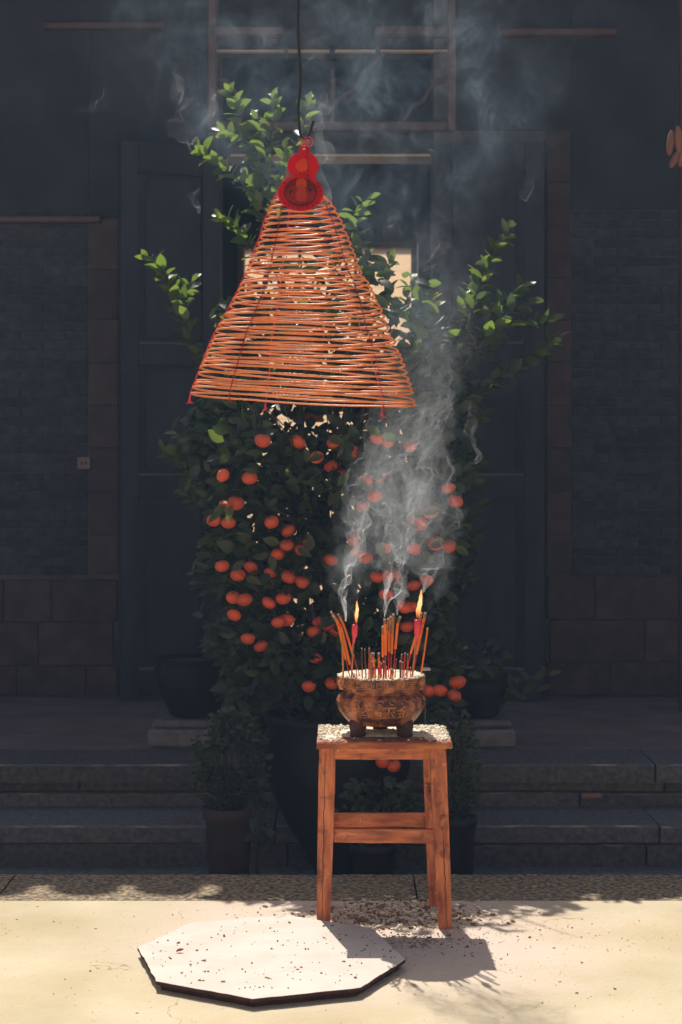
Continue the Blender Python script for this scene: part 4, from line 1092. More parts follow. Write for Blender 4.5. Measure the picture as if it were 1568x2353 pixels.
for i, (xa, ya, xb, yb, w) in enumerate(thin):
    D = 5.2 + .04 * math.sin(i * 2.3); P0, P1 = zp(xa, ya, D), zp(xb, yb, D); P1.z = .722
    t = thing('spent_stick', LABS[i], 'incense stick', P1, STK)
    bm = bmesh.new(); tube(bm, [P0, P0.lerp(P1, .5) + Vector((random.uniform(-.0006, .0006), 0, 0)), P1], w * K * .5, 6); put(obj('bare_stick', bm, random.choice((M_thin, M_red, M_thin, M_dk)), smooth=True), t)
    bm = bmesh.new(); tube(bm, [P0 + Vector((0, 0, .0025)), P0 - Vector((0, 0, .001))], w * K * .52, 6); put(obj('ash_tip', bm, M_tip), t)
# candles
def emis(name, z0_, z1_, strength):
    m = bpy.data.materials.new(name); m.use_nodes = True; N = m.node_tree.nodes; L = m.node_tree.links
    N.remove(N['Principled BSDF'])
    tc = N.new('ShaderNodeTexCoord'); sp = N.new('ShaderNodeSeparateXYZ'); L.new(tc.outputs['Generated'], sp.inputs[0])
    cr = N.new('ShaderNodeValToRGB'); E_ = cr.color_ramp.elements
    E_[0].color = (.9, .10, .01, 1); E_[0].position = 0; E_[1].color = (1, .25, .04, 1); E_[1].position = 1
    e = E_.new(.35); e.color = (1, .50, .16, 1); e = E_.new(.65); e.color = (1, .60, .24, 1)
    L.new(sp.outputs['Z'], cr.inputs[0]); em = N.new('ShaderNodeEmission'); em.inputs['Strength'].default_value = strength
    L.new(cr.outputs[0], em.inputs['Color'])
    tp_ = N.new('ShaderNodeBsdfTransparent'); mx = N.new('ShaderNodeMixShader')
    ar = N.new('ShaderNodeValToRGB'); A = ar.color_ramp.elements; A[0].color = (.10,) * 3 + (1,); A[1].color = (.45,) * 3 + (1,); A[1].position = 1.0; q = A.new(.35); q.color = (.58,) * 3 + (1,)
    L.new(sp.outputs['Z'], ar.inputs[0]); L.new(ar.outputs[0], mx.inputs[0]); L.new(tp_.outputs[0], mx.inputs[1]); L.new(em.outputs[0], mx.inputs[2])
    L.new(mx.outputs[0], N['Material Output'].inputs['Surface']); return m
M_flame = emis('flame', 0, 1, 1.6)
M_wax = mat('pink_red_wax', (.82, .05, .09), .35, .05, 8, spec=.5, sss=.4)
M_wick = mat('charred_wick', (.015, .012, .01), .95, .3, 90, .6, 200)
def candle(label, wx0, wx1, wy0, wy1, ty, tipx, foot, D, fl, flw):
    f = zp(*foot, D); f.z = .722
    t = thing('candle', label, 'candle', f, 'red candles burning in the burner')
    top = zp((wx0 + wx1) / 2, wy0, D); bot = zp((wx0 + wx1) / 2 - 3, wy1, D); tap = zp(tipx, ty, D); r = (wx1 - wx0) / 2 * K
    bm = bmesh.new(); tube(bm, [top + Vector((0, 0, .001)), top - Vector((0, 0, .0008)), top.lerp(bot, .5), bot, bot.lerp(tap, .28), tap], [r * .82, r, r * 1.0, r * 1.0, r * .55, r * .32], 14)
    put(obj('wax', bm, M_wax, smooth=True), t)
    bm = bmesh.new(); tube(bm, [tap, f], [13 * K, 12 * K], 7); put(obj('candle_stick', bm, mat('tan_joss', (0, 0, 0)), smooth=True), t)
    # flame: a bent, flickering spindle
    a = zp(*fl[0], D); c = zp(*fl[-1], D); W = spline([zp(x, y, D) for x, y in fl], 18)
    bm = bmesh.new(); rr = []
    for i in range(18):
        k = i / 17; rr.append(flw * K * (.08 + math.sin(PI * min(1, k * 1.0) ** .62) ** .9 * .5 if k > .02 else .1) * (1 + .1 * math.sin(i * 1.7)))
    rr[-1] = .0003; rings = tube(bm, W, rr, 10)
    put(obj('flame', bm, M_flame, smooth=True), t)
    bm = bmesh.new(); w0 = top; tube(bm, spline([w0, w0 + Vector((.0012, 0, .008)), w0 + Vector((-.0005, 0, .016)), w0 + Vector((.0015, 0, .024))], 8), [.0035, .0034, .003, .0028, .0024, .002, .0014, .0008], 6)
    put(obj('wick', bm, M_wick, smooth=True), t)
    return t
t = candle('red wax candle burning at the left of the burner with a short narrow flame', 347, 430, 552, 700, 830, 368, (340, 1322), 5.2, [(405, 545), (412, 430), (424, 330), (418, 260), (420, 205)], 40)
bm = bmesh.new(); tube(bm, spline([zp(385, 545, 5.2), zp(392, 480, 5.2), zp(385, 410, 5.2), zp(378, 358, 5.2)], 8), .0022, 6); put(obj('wick_paper', bm, M_burnt, smooth=True), t)
candle('red wax candle burning at the right of the burner with the tall flame', 1243, 1337, 482, 670, 800, 1268, (1208, 1338), 5.21, [(1296, 470), (1300, 360), (1325, 240), (1338, 130), (1346, 38)], 58)

# ------------------------------------------------------------------ HOOK WIRE, COIL, TAG
DC = 4.95
M_wire = mat('black_wire', (.012, .011, .012), .5, .2, 20, spec=.4)
P = spline([at(686, -260, DC), at(687, -120, DC), at(686, 0, DC), at(685, 60, DC), at(688, 120, DC), at(691, 190, DC), at(686, 245, DC), at(688, 290, DC), at(693, 312, DC), at(703, 318, DC), at(712, 306, DC), at(717, 290, DC), at(720.5, 277, DC)], 70)
bm = bmesh.new(); tube(bm, P, .0042, 8)
tag(obj('hook_wire', bm, M_wire, smooth=True), 'long black wire with a hooked end that the incense coil hangs from', 'wire')
bm = bmesh.new(); tube(bm, [(-5, DC, P[0].z), (5, DC, P[0].z)], .012, 8)
tag(obj('overhead_rod', bm, mat('rusty_rod', (.1, .06, .04), .7)), 'rusty rod above the courtyard carrying the black wire', 'rod')

coil = thing('incense_coil', 'large orange cone-shaped incense coil hanging from the black wire before the tree', 'incense coil', at(700, 322, DC))
EDG = [(455, 632, 752), (470, 624, 764), (500, 612, 781), (540, 600, 798), (580, 585, 814), (621, 571, 828), (660, 553, 853), (699, 534, 872), (738, 514, 888), (777, 493, 905), (816, 478, 924), (855, 464, 941), (894, 450, 950), (914, 443, 957), (932, 440, 958)]
def edges(y):
    if y <= EDG[0][0]: return EDG[0][1:]
    for a, b_ in zip(EDG[:-1], EDG[1:]):
        if a[0] <= y <= b_[0]:
            u = (y - a[0]) / (b_[0] - a[0]); return a[1] + (b_[1] - a[1]) * u, a[2] + (b_[2] - a[2]) * u
    return EDG[-1][1:]
def lv(i, s):  # smooth per-turn random
    k = math.floor(i); u = i - k; h = lambda q: (math.sin(q * 127.1 + s * 311.7) * 43758.5453) % 1 * 2 - 1
    u = u * u * (3 - 2 * u); return h(k) * (1 - u) + h(k + 1) * u
NT = 37.6
pts = []
SEG = 72
NN = int(NT * SEG)
for i in range(NN + 1):
    turn = i / SEG; th = 2 * PI * turn + 2.2
    f = turn / NT
    y = 458 + (925 - 458) * (f ** .94)
    x0, x1 = edges(y); R = (x1 - x0) / 2 * DC / F; c = at((x0 + x1) / 2, y, DC)
    tx_ = lv(turn * .9, 1) * .022 - .03 * (f > .0) * (f - .25) * 1.0; ty_ = lv(turn * .9, 2) * .02 - .008
    zo = math.cos(th) * R * (tx_ + .030 * (1 - 2.2 * f)) + math.sin(th) * R * ty_
    zo -= .0022 * abs(math.sin(2.5 * th + 1)) + .0025 * lv(turn * 2.3, 3)
    rw = 1 + .006 * lv(turn * 3.1, 4)
    pts.append(Vector((c.x + math.cos(th) * R * rw, c.y + math.sin(th) * R * rw, c.z + zo)))
bm = bmesh.new()
M_coil = mat('orange_incense_paste', (.88, .235, .055), .42, .1, 60, .12, 260, col2=(.95, .34, .11), spec=1.0)
tube(bm, pts, .0028, 8)
put(obj('coil', bm, M_coil, smooth=True), coil)
# flat inner turns at the very top
bm = bmesh.new(); ip = []
c0 = at(692, 455, DC)
for i in range(6 * 40 + 1):
    t_ = i / 40; th = 2 * PI * t_ + 2.2 - 2 * PI * 6; R = .014 + .0105 * t_ + (0 if t_ < 6 else 0)
    ip.append(Vector((c0.x + math.cos(th) * R, c0.y + math.sin(th) * R, c0.z + .002 - .0004 * t_ + .001 * math.sin(th * 1.5))))
tube(bm, ip, .0031, 6); put(obj('inner_coil', bm, M_coil, smooth=True), coil)
M_str = mat('pink_thread', (.85, .10, .14), .7, .1, 60, translucent=(.9, .15, .2), tmix=.3)
M_strd = mat('dark_red_thread', (.38, .015, .03), .7, .1, 60)
knot = at(702, 326, DC)
for k, (az, m) in enumerate(((PI + .05, M_str), (-PI / 2 - .62, M_strd), (-PI / 2 + .78, M_strd), (PI / 2 - .75, M_str), (PI / 2 + .42, M_str))):
    P = [knot]
    for i in range(46):
        f = i / 45; y = 456 + (930 - 456) * f; x0, x1 = edges(y); R = (x1 - x0) / 2 * DC / F + .0035; c = at((x0 + x1) / 2, y, DC)
        tl = math.cos(az) * R * (.030 * (1 - 2.2 * f) - .03 * (f - .25)); 
        P.append(Vector((c.x + math.cos(az + .03 * math.sin(f * 5)) * R, c.y + math.sin(az) * R, c.z + tl)))
    bm = bmesh.new()
    for ph_ in (0, PI):       # two plies twisted round each other, crossing between the turns
        Q = [p + Vector((math.sin(i * 1.35 + ph_) * .0017, math.cos(i * 1.35 + ph_) * .0017, 0)) if i else p for i, p in enumerate(P)]
        tube(bm, Q, .00085, 4, False)
    e = P[-1]
    for q in range(5): tube(bm, [e, e + Vector((random.uniform(-.006, .006), random.uniform(-.004, .004), -.008)), e + Vector((random.uniform(-.012, .012), random.uniform(-.006, .006), -.016))], .0008, 4, False)
    bmesh.ops.create_icosphere(bm, subdivisions=1, radius=.0028, matrix=Matrix.Translation(e))
    put(obj('string', bm, m), coil)
# looped knot round the hook
bm = bmesh.new()
for (px_, py_, r, sq) in ((706, 326, 12.5, .95), (710, 325, 11, 1.05), (700, 326, 10, 1.1)):
    tube(bm, [at(px_ + math.cos(a) * r, py_ + math.sin(a) * r * sq, DC - .004 + .002 * math.sin(a * 2)) for a in [2 * PI * i / 22 for i in range(23)]], .0007, 4, False)
for q in range(7):
    tube(bm, [at(697 + q * 2, 316 + abs(q - 3), DC - .005), at(694 + q * 2.2, 338, DC - .002)], .0006, 4, False)
put(obj('knot', bm, M_str), coil)

# gourd-shaped paper tag
DT_ = 4.83
tg = thing('gourd_tag', 'red gourd-shaped paper tag with a printed round picture, tied at the top of the coil', 'tag', at(700, 336, DT_))
out = []
def arc(cx_, cy_, rx, ry, a0, a1, n):
    return [(cx_ + rx * math.cos(math.radians(a0 + (a1 - a0) * i / n)), cy_ + ry * math.sin(math.radians(a0 + (a1 - a0) * i / n))) for i in range(n + 1)]
out += [(688, 337), (711, 337)] + [(711, 350)] + arc(696.8, 380.5, 36.2, 33, -62, 42, 16)[0:] + arc(691, 443.6, 52.6, 41, -50, 230, 44) + arc(696.8, 380.5, 36.2, 33, 138, 243, 16) + [(687.5, 352)]
def poly(pts_, D, th, name, m, parent):
    bm = bmesh.new(); vs = [bm.verts.new(at(x, y, D)) for x, y in pts_]; f = bm.faces.new(vs)
    r_ = bmesh.ops.extrude_face_region(bm, geom=[f]); 
    for v in r_['geom']:
        if isinstance(v, bmesh.types.BMVert): v.co.y += th
    bmesh.ops.recalc_face_normals(bm, faces=bm.faces[:]); bmesh.ops.triangulate(bm, faces=bm.faces[:])
    return put(obj(name, bm, m), parent)
M_tag = mat('red_paper', (.50, .012, .022), .6, .06, 30, translucent=(.62, .014, .03), tmix=.55)
M_or = mat('orange_print', (.75, .10, .02), .6, .15, 120, translucent=(.95, .14, .015), tmix=.55)
M_mr = mat('maroon_print', (.30, .012, .02), .6, .35, 160, translucent=(.42, .02, .02), tmix=.5)
M_mr2 = mat('mid_print', (.48, .03, .02), .6, .35, 160, translucent=(.62, .045, .03), tmix=.5)
M_ink = mat('dark_ink', (.05, .005, .01), .7, .1, 30)
poly(out, DT_, .0008, 'tag_card', M_tag, tg)
poly(arc(693.5, 382, 14, 12, 0, 350, 18), DT_ - .0006, .0004, 'print', M_or, tg)
poly(arc(697, 372, 9, 8, 0, 350, 12), DT_ - .0011, .0004, 'print', M_or, tg)
poly(arc(691, 441, 39, 34, 0, 354, 40), DT_ - .0006, .0004, 'print', M_mr, tg)
poly(arc(691, 446, 35, 22, 0, 354, 30), DT_ - .0011, .0004, 'print', M_mr2, tg)
poly(arc(692.5, 421, 12.5, 12.5, 0, 345, 22), DT_ - .0016, .0004, 'print', M_or, tg)
poly([(684, 432), (689, 424), (697, 424), (702, 432), (706, 448), (702, 462), (684, 462), (679, 448)], DT_ - .0021, .0004, 'print', mat('pale_red_print', (.62, .06, .035), .6, .3, 160, translucent=(.8, .08, .04), tmix=.5), tg)
poly(arc(692.5, 419, 4.6, 5.4, 0, 340, 14), DT_ - .0026, .0004, 'print', M_or, tg)
poly([(708, 428), (718, 434), (714, 442), (708, 438)], DT_ - .0021, .0004, 'print', M_ink, tg)
poly([(664, 440), (670, 436), (676, 437), (670, 441), (667, 447)], DT_ - .0021, .0004, 'print', M_ink, tg)
GLY = [(679.5, 403, '招'), (689.5, 401, '財'), (699, 401, '進'), (708.5, 403.5, '寶')]
ring = '一帆風順二龍騰飛三陽開泰四季平安五福臨門'
for k in range(18):
    a = math.radians(-36 + 252 * k / 17 + 0); 
    GLY.append((691 + 45.5 * math.cos(a), 442.5 + 37.3 * math.sin(a), ring[k % len(ring)]))
for (x, y, ch) in GLY:
    me = text_mesh(ch, .0078, .0001, 'printed_character'); me.transform(Matrix.Translation(at(x, y, DT_ - .0012)) @ Matrix.Rotation(PI / 2, 4, 'X'))
    put(mesh_obj('printed_character', me, M_ink), tg)
bm = bmesh.new(); tube(bm, [at(701, 330, DT_ + .03), at(699, 341, DT_ + .0), at(697, 344, DT_ + .001)], .0007, 4); put(obj('tie_thread', bm, M_str), tg)
bm = bmesh.new(); bmesh.ops.create_icosphere(bm, subdivisions=1, radius=.003, matrix=Matrix.Translation(at(699, 342, DT_ - .001)) @ Matrix.Diagonal((1.6, .3, .8, 1))); put(obj('eyelet', bm, mat('pale_eyelet', (.75, .5, .45), .5)), tg)

# hanging pods at the right edge
hp = thing('hanging_pods', 'bunch of dried brown pods hanging high at the right edge', 'dried pods', at(1556, 290, 7.7))
M_pod = mat('dried_pod', (.30, .13, .08), .7, .25, 30, .5, 60)
for (x, y, rx, rz, rot) in ((1541, 328, 8.5, 30, .1), (1560, 322, 9, 34, -.05), (1551, 366, 8, 22, .45), (1573, 330, 9, 32, -.3), (1568, 362, 9, 22, .2)):
    bm = bmesh.new(); bmesh.ops.create_uvsphere(bm, u_segments=14, v_segments=12, radius=1)
    for v in bm.verts:
        a = math.atan2(v.co.y, v.co.x); v.co.x *= 1 + .1 * math.cos(5 * a); v.co.y *= 1 + .1 * math.sin(5 * a)
    o = obj('pod', bm, M_pod, smooth=True); o.scale = (rx * 7.7 / F, rx * 7.7 / F, rz * 7.7 / F); o.rotation_euler = (0, rot, 0)
    o.location = at(x, y, 7.7); put(o, hp)
bm = bmesh.new(); tube(bm, [at(1553, 298, 7.7), at(1556, -120, 7.7)], .002, 5); put(obj('cord', bm, M_wire), hp)
# clay roll on the lower tread
bm = bmesh.new(); tube(bm, [at(1337, 1831, 6.82), at(1382, 1829, 6.82)], [.0125, .012], 10)
tag(obj('clay_roll', bm, mat('clay_roll', (.24, .13, .11), .8)), 'short reddish clay roll lying on the step at the right', 'clay roll')
o = bpy.data.objects.new('dry_leaf', tmesh(*leaf_templ(.2, -.2, .5), mat('dry_leaf', (.12, .07, .04), .8), 'dry_leaf')); C.objects.link(o)
p_ = at(645 / 1.0 * 1.0, 1942, 6.3); p_ = Vector(((690 - CX) * 0 + at(400, 1897, 6.6).x, 6.62, .016))
o.matrix_world = Matrix(frame3((1, .2, 0), (0, -.3, 1), .06, p_) + [[0, 0, 0, 1]]); tag(o, 'curled dry leaf lying on the lower granite step at the left', 'leaf')

# ------------------------------------------------------------------ SMOKE AND HAZE
def smoke(name, label, lo, hi, res, path, density, seed, sc_big=5., sc_fine=17., warp=.16, ridge=9., soft=.12, gaps=(.42, .62), zst=.6, col=(.86, .93, 1), streams=None):
    """closed volume of drifting smoke; path = [(z, x, y, radius, strength)]"""
    ng = bpy.data.node_groups.new(name, 'GeometryNodeTree')
    ng.interface.new_socket('Geometry', in_out='INPUT', socket_type='NodeSocketGeometry'); ng.interface.new_socket('Geometry', in_out='OUTPUT', socket_type='NodeSocketGeometry')
    N = ng.nodes; L = ng.links
    def nd(t, **k):
        n = N.new(t)
        for a, b_ in k.items(): setattr(n, a, b_)
        return n
    def mth(op, a, b_=None, clamp=False):
        n = nd('ShaderNodeMath', operation=op, use_clamp=clamp)
        for i, v in enumerate((a, b_)):
            if v is None: continue
            if isinstance(v, (int, float)): n.inputs[i].default_value = v
            else: L.new(v, n.inputs[i])
        return n.outputs[0]
    def vm(op, a, b_=None, s=None):
        n = nd('ShaderNodeVectorMath', operation=op)
        for i, v in enumerate((a, b_)):
            if v is None: continue
            if isinstance(v, (tuple, list)): n.inputs[i].default_value = v
            else: L.new(v, n.inputs[i])
        if s is not None: n.inputs['Scale'].default_value = s
        return n
    pos = nd('GeometryNodeInputPosition').outputs[0]
    sep = nd('ShaderNodeSeparateXYZ'); L.new(pos, sep.inputs[0])
    def curve(vals):
        zz = [p[0] for p in path]; v0, v1 = min(vals), max(vals)
        if v1 - v0 < 1e-6: v1 = v0 + 1e-3
        mr = nd('ShaderNodeMapRange'); mr.inputs['From Min'].default_value = zz[0]; mr.inputs['From Max'].default_value = zz[-1]; L.new(sep.outputs['Z'], mr.inputs[0])
        fc = nd('ShaderNodeFloatCurve'); c = fc.mapping.curves[0]
        nn = [((z_ - zz[0]) / (zz[-1] - zz[0]), (v - v0) / (v1 - v0)) for z_, v in zip(zz, vals)]
        while len(c.points) < len(nn): c.points.new(.5, .5)
        for p, q in zip(c.points, nn): p.location = q
        fc.mapping.update(); L.new(mr.outputs[0], fc.inputs['Value'])
        m2 = nd('ShaderNodeMapRange'); m2.inputs['To Min'].default_value = v0; m2.inputs['To Max'].default_value = v1; m2.clamp = False; L.new(fc.outputs[0], m2.inputs[0]); return m2.outputs[0]
    cxs, cys, rs, ss = (curve([p[k] for p in path]) for k in (1, 2, 3, 4))
    # curling warp
    st_ = vm('MULTIPLY', pos, (1, 1, zst)).outputs[0]; of = vm('ADD', st_, (seed * 3.1, seed * 1.7, seed * .9)).outputs[0]
    n1 = nd('ShaderNodeTexNoise'); n1.inputs['Scale'].default_value = sc_big; n1.inputs['Detail'].default_value = 1.5; L.new(of, n1.inputs['Vector'])
    w1 = vm('SCALE', vm('SUBTRACT', n1.outputs['Color'], (.5, .5, .5)).outputs[0], s=warp).outputs[0]
    p1 = vm('ADD', of, w1).outputs[0]
    n2 = nd('ShaderNodeTexNoise'); n2.inputs['Scale'].default_value = sc_fine; n2.inputs['Detail'].default_value = 1; L.new(p1, n2.inputs['Vector'])
    w2 = vm('SCALE', vm('SUBTRACT', n2.outputs['Color'], (.5, .5, .5)).outputs[0], s=warp * .42).outputs[0]
    p2 = vm('ADD', p1, w2).outputs[0]
    n3 = nd('ShaderNodeTexNoise'); n3.inputs['Scale'].default_value = sc_fine * .8; n3.inputs['Detail'].default_value = 1.2; n3.inputs['Roughness'].default_value = .45; L.new(p2, n3.inputs['Vector'])
    rd = mth('ABSOLUTE', mth('SUBTRACT', n3.outputs['Fac'], .5)); rd = mth('SUBTRACT', 1, mth('MULTIPLY', rd, ridge), True); rd = mth('POWER', rd, 2.0)
    n4 = nd('ShaderNodeTexNoise'); n4.inputs['Scale'].default_value = sc_big * 1.3; n4.inputs['Detail'].default_value = 2; L.new(vm('ADD', p1, (9, 4, 2)).outputs[0], n4.inputs['Vector'])
    gp = nd('ShaderNodeMapRange', interpolation_type='SMOOTHSTEP'); gp.inputs['From Min'].default_value = gaps[0]; gp.inputs['From Max'].default_value = gaps[1]; L.new(n4.outputs['Fac'], gp.inputs[0])
    # envelope
    wpos = vm('ADD', pos, vm('SCALE', w1, s=1.0).outputs[0]).outputs[0]; s2 = nd('ShaderNodeSeparateXYZ'); L.new(wpos, s2.inputs[0])
    dx = mth('SUBTRACT', s2.outputs['X'], cxs)
    if streams:
        zz_ = nd('ShaderNodeMapRange', interpolation_type='SMOOTHSTEP'); zz_.inputs['From Min'].default_value = streams[0]; zz_.inputs['From Max'].default_value = streams[1]; L.new(sep.outputs['Z'], zz_.inputs[0])
        ds = None
        for q in streams[2]:
            v = mth('ABSOLUTE', mth('SUBTRACT', dx, q)); ds = v if ds is None else mth('MINIMUM', ds, v)
        dx = mth('ADD', mth('MULTIPLY', mth('ABSOLUTE', dx), zz_.outputs[0]), mth('MULTIPLY', ds, mth('SUBTRACT', 1, zz_.outputs[0])))
    dy = mth('SUBTRACT', s2.outputs['Y'], cys)
    rr = mth('SQRT', mth('ADD', mth('MULTIPLY', dx, dx), mth('MULTIPLY', mth('MULTIPLY', dy, dy), 1.6)))
    ev = nd('ShaderNodeMapRange', interpolation_type='SMOOTHSTEP'); ev.inputs['To Min'].default_value = 1; ev.inputs['To Max'].default_value = 0; ev.inputs['From Min'].default_value = .35
    L.new(mth('DIVIDE', rr, rs), ev.inputs[0])
    d = mth('ADD', rd, mth('MULTIPLY', gp.outputs[0], soft)); d = mth('MULTIPLY', d, mth('ADD', mth('MULTIPLY', gp.outputs[0], .93), .07)); d = mth('MULTIPLY', mth('MULTIPLY', d, ev.outputs[0]), ss)
    vc = nd('GeometryNodeVolumeCube'); L.new(d, vc.inputs['Density']); vc.inputs['Min'].default_value = lo; vc.inputs['Max'].default_value = hi
    for k, ax in enumerate('XYZ'): vc.inputs['Resolution ' + ax].default_value = res[k]
    m = bpy.data.materials.new(name); m.use_nodes = True; Q = m.node_tree.nodes; Q.remove(Q['Principled BSDF'])
    pv = Q.new('ShaderNodeVolumePrincipled'); pv.inputs['Color'].default_value = (*col, 1); pv.inputs['Density'].default_value = density; pv.inputs['Anisotropy'].default_value = .35
    m.node_tree.links.new(pv.outputs[0], Q['Material Output'].inputs['Volume'])
    sm = nd('GeometryNodeSetMaterial'); sm.inputs['Material'].default_value = m; L.new(vc.outputs[0], sm.inputs[0])
    go = nd('NodeGroupOutput'); L.new(sm.outputs[0], go.inputs[0])
    vd = bpy.data.volumes.new(name); vd.materials.append(m)
    o = bpy.data.objects.new(name, vd); C.objects.link(o); md = o.modifiers.new('smoke', 'NODES'); md.node_group = ng
    return tag(o, label, 'smoke', kind='stuff')
Z = lambda y, D=5.25: CAM_Z - (y - HY) * D / F
X = lambda x, D=5.25: (x - CX) * D / F
SMK = 1.0
smoke('smoke', 'thick curling smoke rising from the incense sticks and candles toward the right of the coil', (X(735), 5.08, Z(1430)), (X(1160), 5.44, Z(480)), (240, 110, 600),
      [(Z(1430), X(898), 5.25, .035, .0), (Z(1330), X(900), 5.25, .07, 1.4), (Z(1270), X(905), 5.25, .21, 1.35), (Z(1170), X(912), 5.25, .215, 1.5), (Z(1060), X(930), 5.25, .17, 1.15), (Z(950), X(962), 5.26, .16, .75), (Z(820), X(985), 5.27, .19, .36), (Z(660), X(985), 5.28, .2, .22), (Z(480), X(960), 5.28, .2, .0)],
      3.2, 3, 9, 30, .16, 10, .14, (.40, .58), .6, streams=(Z(1340), Z(1275), (-.13, 0, .118)))
smoke('drifting_smoke', 'faint wisps of smoke drifting high round the wire and the upper leaves', (X(130), 5.02, Z(900)), (X(1420), 5.7, Z(-10)), (420, 120, 310),
      [(Z(900), X(1060), 5.3, .2, .3), (Z(700), X(1030), 5.3, .3, .5), (Z(560), X(960), 5.3, .36, .6), (Z(420), X(860), 5.32, .55, .6), (Z(250), X(790), 5.32, .8, .6), (Z(100), X(790), 5.32, .9, .5), (Z(-10), X(800), 5.32, .9, .45)],
      2.7, 8, 3.6, 15, .3, 20, .16, (.40, .75), .8, (.62, .8, 1))
# thin folded sheets of smoke: the sharp threads
def smoke_mat():
    m = bpy.data.materials.new('thin_smoke'); m.use_nodes = True; N = m.node_tree.nodes; L = m.node_tree.links; N.remove(N['Principled BSDF'])
    g = N.new('ShaderNodeNewGeometry'); dt = N.new('ShaderNodeVectorMath'); dt.operation = 'DOT_PRODUCT'
    L.new(g.outputs['Normal'], dt.inputs[0]); L.new(g.outputs['Incoming'], dt.inputs[1])
    def mth(op, a, b_=None):
        n = N.new('ShaderNodeMath'); n.operation = op
        for i, v in enumerate((a, b_)):
            if v is None: continue
            if isinstance(v, (int, float)): n.inputs[i].default_value = v
            else: L.new(v, n.inputs[i])
        return n.outputs[0]
    # optical depth of a thin slab: thickness / cos(angle), the same for every ray
    at_ = N.new('ShaderNodeAttribute'); at_.attribute_name = 'tau'
    al = mth('SUBTRACT', 1, mth('EXPONENT', mth('MULTIPLY', mth('DIVIDE', at_.outputs['Fac'], mth('MAXIMUM', mth('ABSOLUTE', dt.outputs['Value']), .045)), -1)))
    df = N.new('ShaderNodeBsdfDiffuse'); df.inputs['Color'].default_value = (.85, .92, 1, 1)
    tr_ = N.new('ShaderNodeBsdfTranslucent'); tr_.inputs['Color'].default_value = (.88, .93, 1, 1)
    mx = N.new('ShaderNodeMixShader'); mx.inputs[0].default_value = .6; L.new(df.outputs[0], mx.inputs[1]); L.new(tr_.outputs[0], mx.inputs[2])
    tp_ = N.new('ShaderNodeBsdfTransparent'); m2 = N.new('ShaderNodeMixShader'); L.new(al, m2.inputs[0]); L.new(tp_.outputs[0], m2.inputs[1]); L.new(mx.outputs[0], m2.inputs[2])
    L.new(m2.outputs[0], N['Material Output'].inputs['Surface']); return m
M_smoke = smoke_mat()
def interp(tab, v):
    if v <= tab[0][0]: return tab[0][1:]
    for a, b_ in zip(tab[:-1], tab[1:]):
        if v <= b_[0]:
            u = (v - a[0]) / (b_[0] - a[0]); return tuple(p + (q - p) * u for p, q in zip(a[1:], b_[1:]))
    return tab[-1][1:]
SV, SF, ST = [], [], []
def sheet(tab, D, nu, nv, seed, amp=1.0, fq=1.0, ramp=.09, tau=.0017, zs=.55):
    # tab rows: (height fraction, px x, px y, width m, strength)
    base = len(SV); ph0 = seed * 2.399; so = Vector((seed * 5.3, seed * 2.1, seed * 7.7))
    for j in range(nv + 1):
        h = j / nv; x, y, w, st_ = interp(tab, h); c = at(x, y, D); H = c.z - at(tab[0][1], tab[0][2], D).z
        rp = min(1, H / ramp) ** 1.4; ang = ph0 + H * 3.0
        for i in range(nu + 1):
            u = i / nu * 2 - 1
            bow = math.sin(u * 2.6 + seed) * .35
            p = c + Vector((math.cos(ang) * u - math.sin(ang) * bow, (math.sin(ang) * u + math.cos(ang) * bow) * .8, .25 * bow * rp)) * w
            q = Vector((p.x, p.y, p.z * zs)) * fq + so
            a1 = noise.noise_vector(q * 6.5); p = p + Vector((a1.x, a1.y, a1.z)) * (.064 * amp * rp)
            q = Vector((p.x, p.y, p.z * (zs + .15))) * fq + so * 1.3
            a2 = noise.noise_vector(q * 15); p = p + a2 * (.040 * amp * rp)
            q = Vector((p.x, p.y, p.z * .85)) * fq + so * 1.7
            a3 = noise.noise_vector(q * 34); p = p + a3 * (.0185 * amp * rp)
            t = tau / max(w, .006) * st_ * max(0, 1 - abs(u) ** 6) * (.35 + 1.0 * max(0, .5 + a2.x * 1.1))
            SV.append(p); ST.append(min(t, .45))
    for j in range(nv):
        for i in range(nu):
            a = base + j * (nu + 1) + i; SF.append((a, a + 1, a + nu + 2, a + nu + 1))
def emit_sheets(name, label):
    me = bpy.data.meshes.new(name); me.from_pydata([tuple(v) for v in SV], [], SF)
    at_ = me.attributes.new('tau', 'FLOAT', 'POINT'); at_.data.foreach_set('value', ST)
    o = mesh_obj(name, me, M_smoke, None, True); tag(o, label, 'smoke', kind='stuff'); SV.clear(); SF.clear(); ST.clear(); return o
T_L = [(0, 795, 1428, .003, 1), (.10, 797, 1370, .012, 1), (.22, 803, 1290, .035, 1), (.38, 822, 1190, .085, 1.3), (.55, 862, 1070, .11, .9), (.75, 930, 900, .12, .28), (1, 985, 690, .12, 0)]
T_M = [(0, 884, 1418, .003, 1), (.10, 888, 1370, .012, 1), (.22, 900, 1300, .032, 1.1), (.38, 905, 1190, .10, 1.5), (.55, 925, 1070, .11, 1.0), (.75, 968, 900, .12, .3), (1, 995, 690, .12, 0)]
T_M2 = [(0, 913, 1414, .003, 1), (.10, 917, 1365, .010, 1), (.22, 922, 1300, .028, 1), (.38, 930, 1190, .10, 1.4), (.55, 945, 1060, .12, .9), (.75, 985, 900, .12, .3), (1, 1010, 640, .13, 0)]
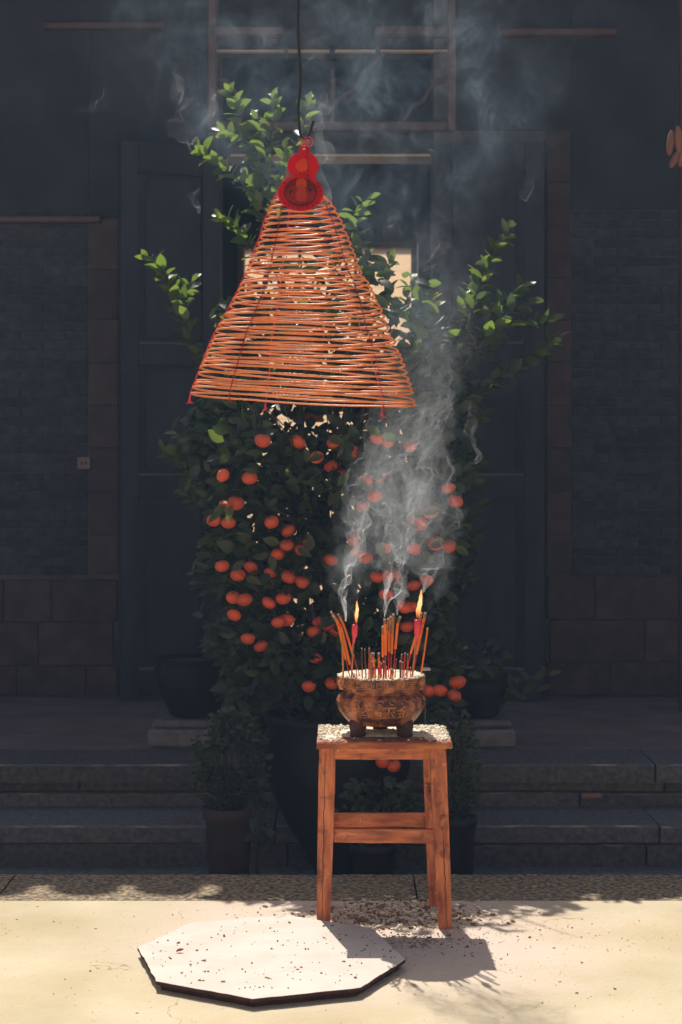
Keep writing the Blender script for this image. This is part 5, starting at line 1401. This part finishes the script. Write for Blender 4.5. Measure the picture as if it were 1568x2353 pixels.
T_R = [(0, 973, 1362, .003, .8), (.10, 984, 1335, .010, .8), (.22, 992, 1290, .022, .9), (.38, 995, 1190, .09, 1.2), (.55, 992, 1070, .10, .8), (.75, 1005, 900, .11, .28), (1, 1020, 640, .13, 0)]
for k, (T, D, n) in enumerate(((T_L, 5.25, 3), (T_M, 5.25, 3), (T_M2, 5.23, 2), (T_R, 5.24, 2))):
    for q in range(n): sheet(T, D, 64, 330, 1.37 * (k * 5 + q) + .3)
emit_sheets('smoke_threads', 'bright curling threads of smoke rising from the tips of the incense sticks')
WSP = [(745, 300, 170, .035, 1.1), (722, 250, 120, .03, .8), (762, 420, 140, .03, .8), (455, 430, 100, .03, .7), (425, 270, 120, .035, .6), (405, 200, 90, .03, .5), (200, 245, 40, .05, .35), (470, 250, 80, .02, .5), (700, 140, 110, .03, .35), (1280, 215, 60, .05, .3),
       (1235, 430, 90, .03, .35), (985, 600, 160, .05, .6), (910, 520, 90, .05, .6), (960, 560, 110, .05, .5), (730, 640, 60, .02, .3), (1100, 960, 110, .04, .4), (1075, 1040, 90, .03, .4), (830, 330, 90, .04, .3)]
for k, (x, y, hgt, w, st_) in enumerate(WSP):
    sheet([(0, x - 8, y + hgt / 2, w * .4, 0), (.2, x, y + hgt * .3, w, st_), (.75, x + 6, y - hgt * .25, w, st_), (1, x + 12, y - hgt / 2, w * 1.2, 0)], 5.2 + .03 * (k % 5), 36, 80, 11 + k * 1.9, 1.1, 1.1, .03, .0009)
emit_sheets('smoke_wisps', 'thin stray curls of smoke drifting round the wire, the coil and the upper leaves')
bm = bmesh.new(); box(bm, -33, 33, -33, 43, -1.7, 6.2)
hz = obj('haze', bm); tag(hz, kind='stuff')
m = bpy.data.materials.new('haze'); m.use_nodes = True; Q = m.node_tree.nodes; Q.remove(Q['Principled BSDF'])
pv = Q.new('ShaderNodeVolumePrincipled'); pv.inputs['Color'].default_value = (.45, .66, 1.0, 1); pv.inputs['Density'].default_value = .0048; pv.inputs['Anisotropy'].default_value = .1
m.node_tree.links.new(pv.outputs[0], Q['Material Output'].inputs['Volume']); hz.data.materials.append(m)
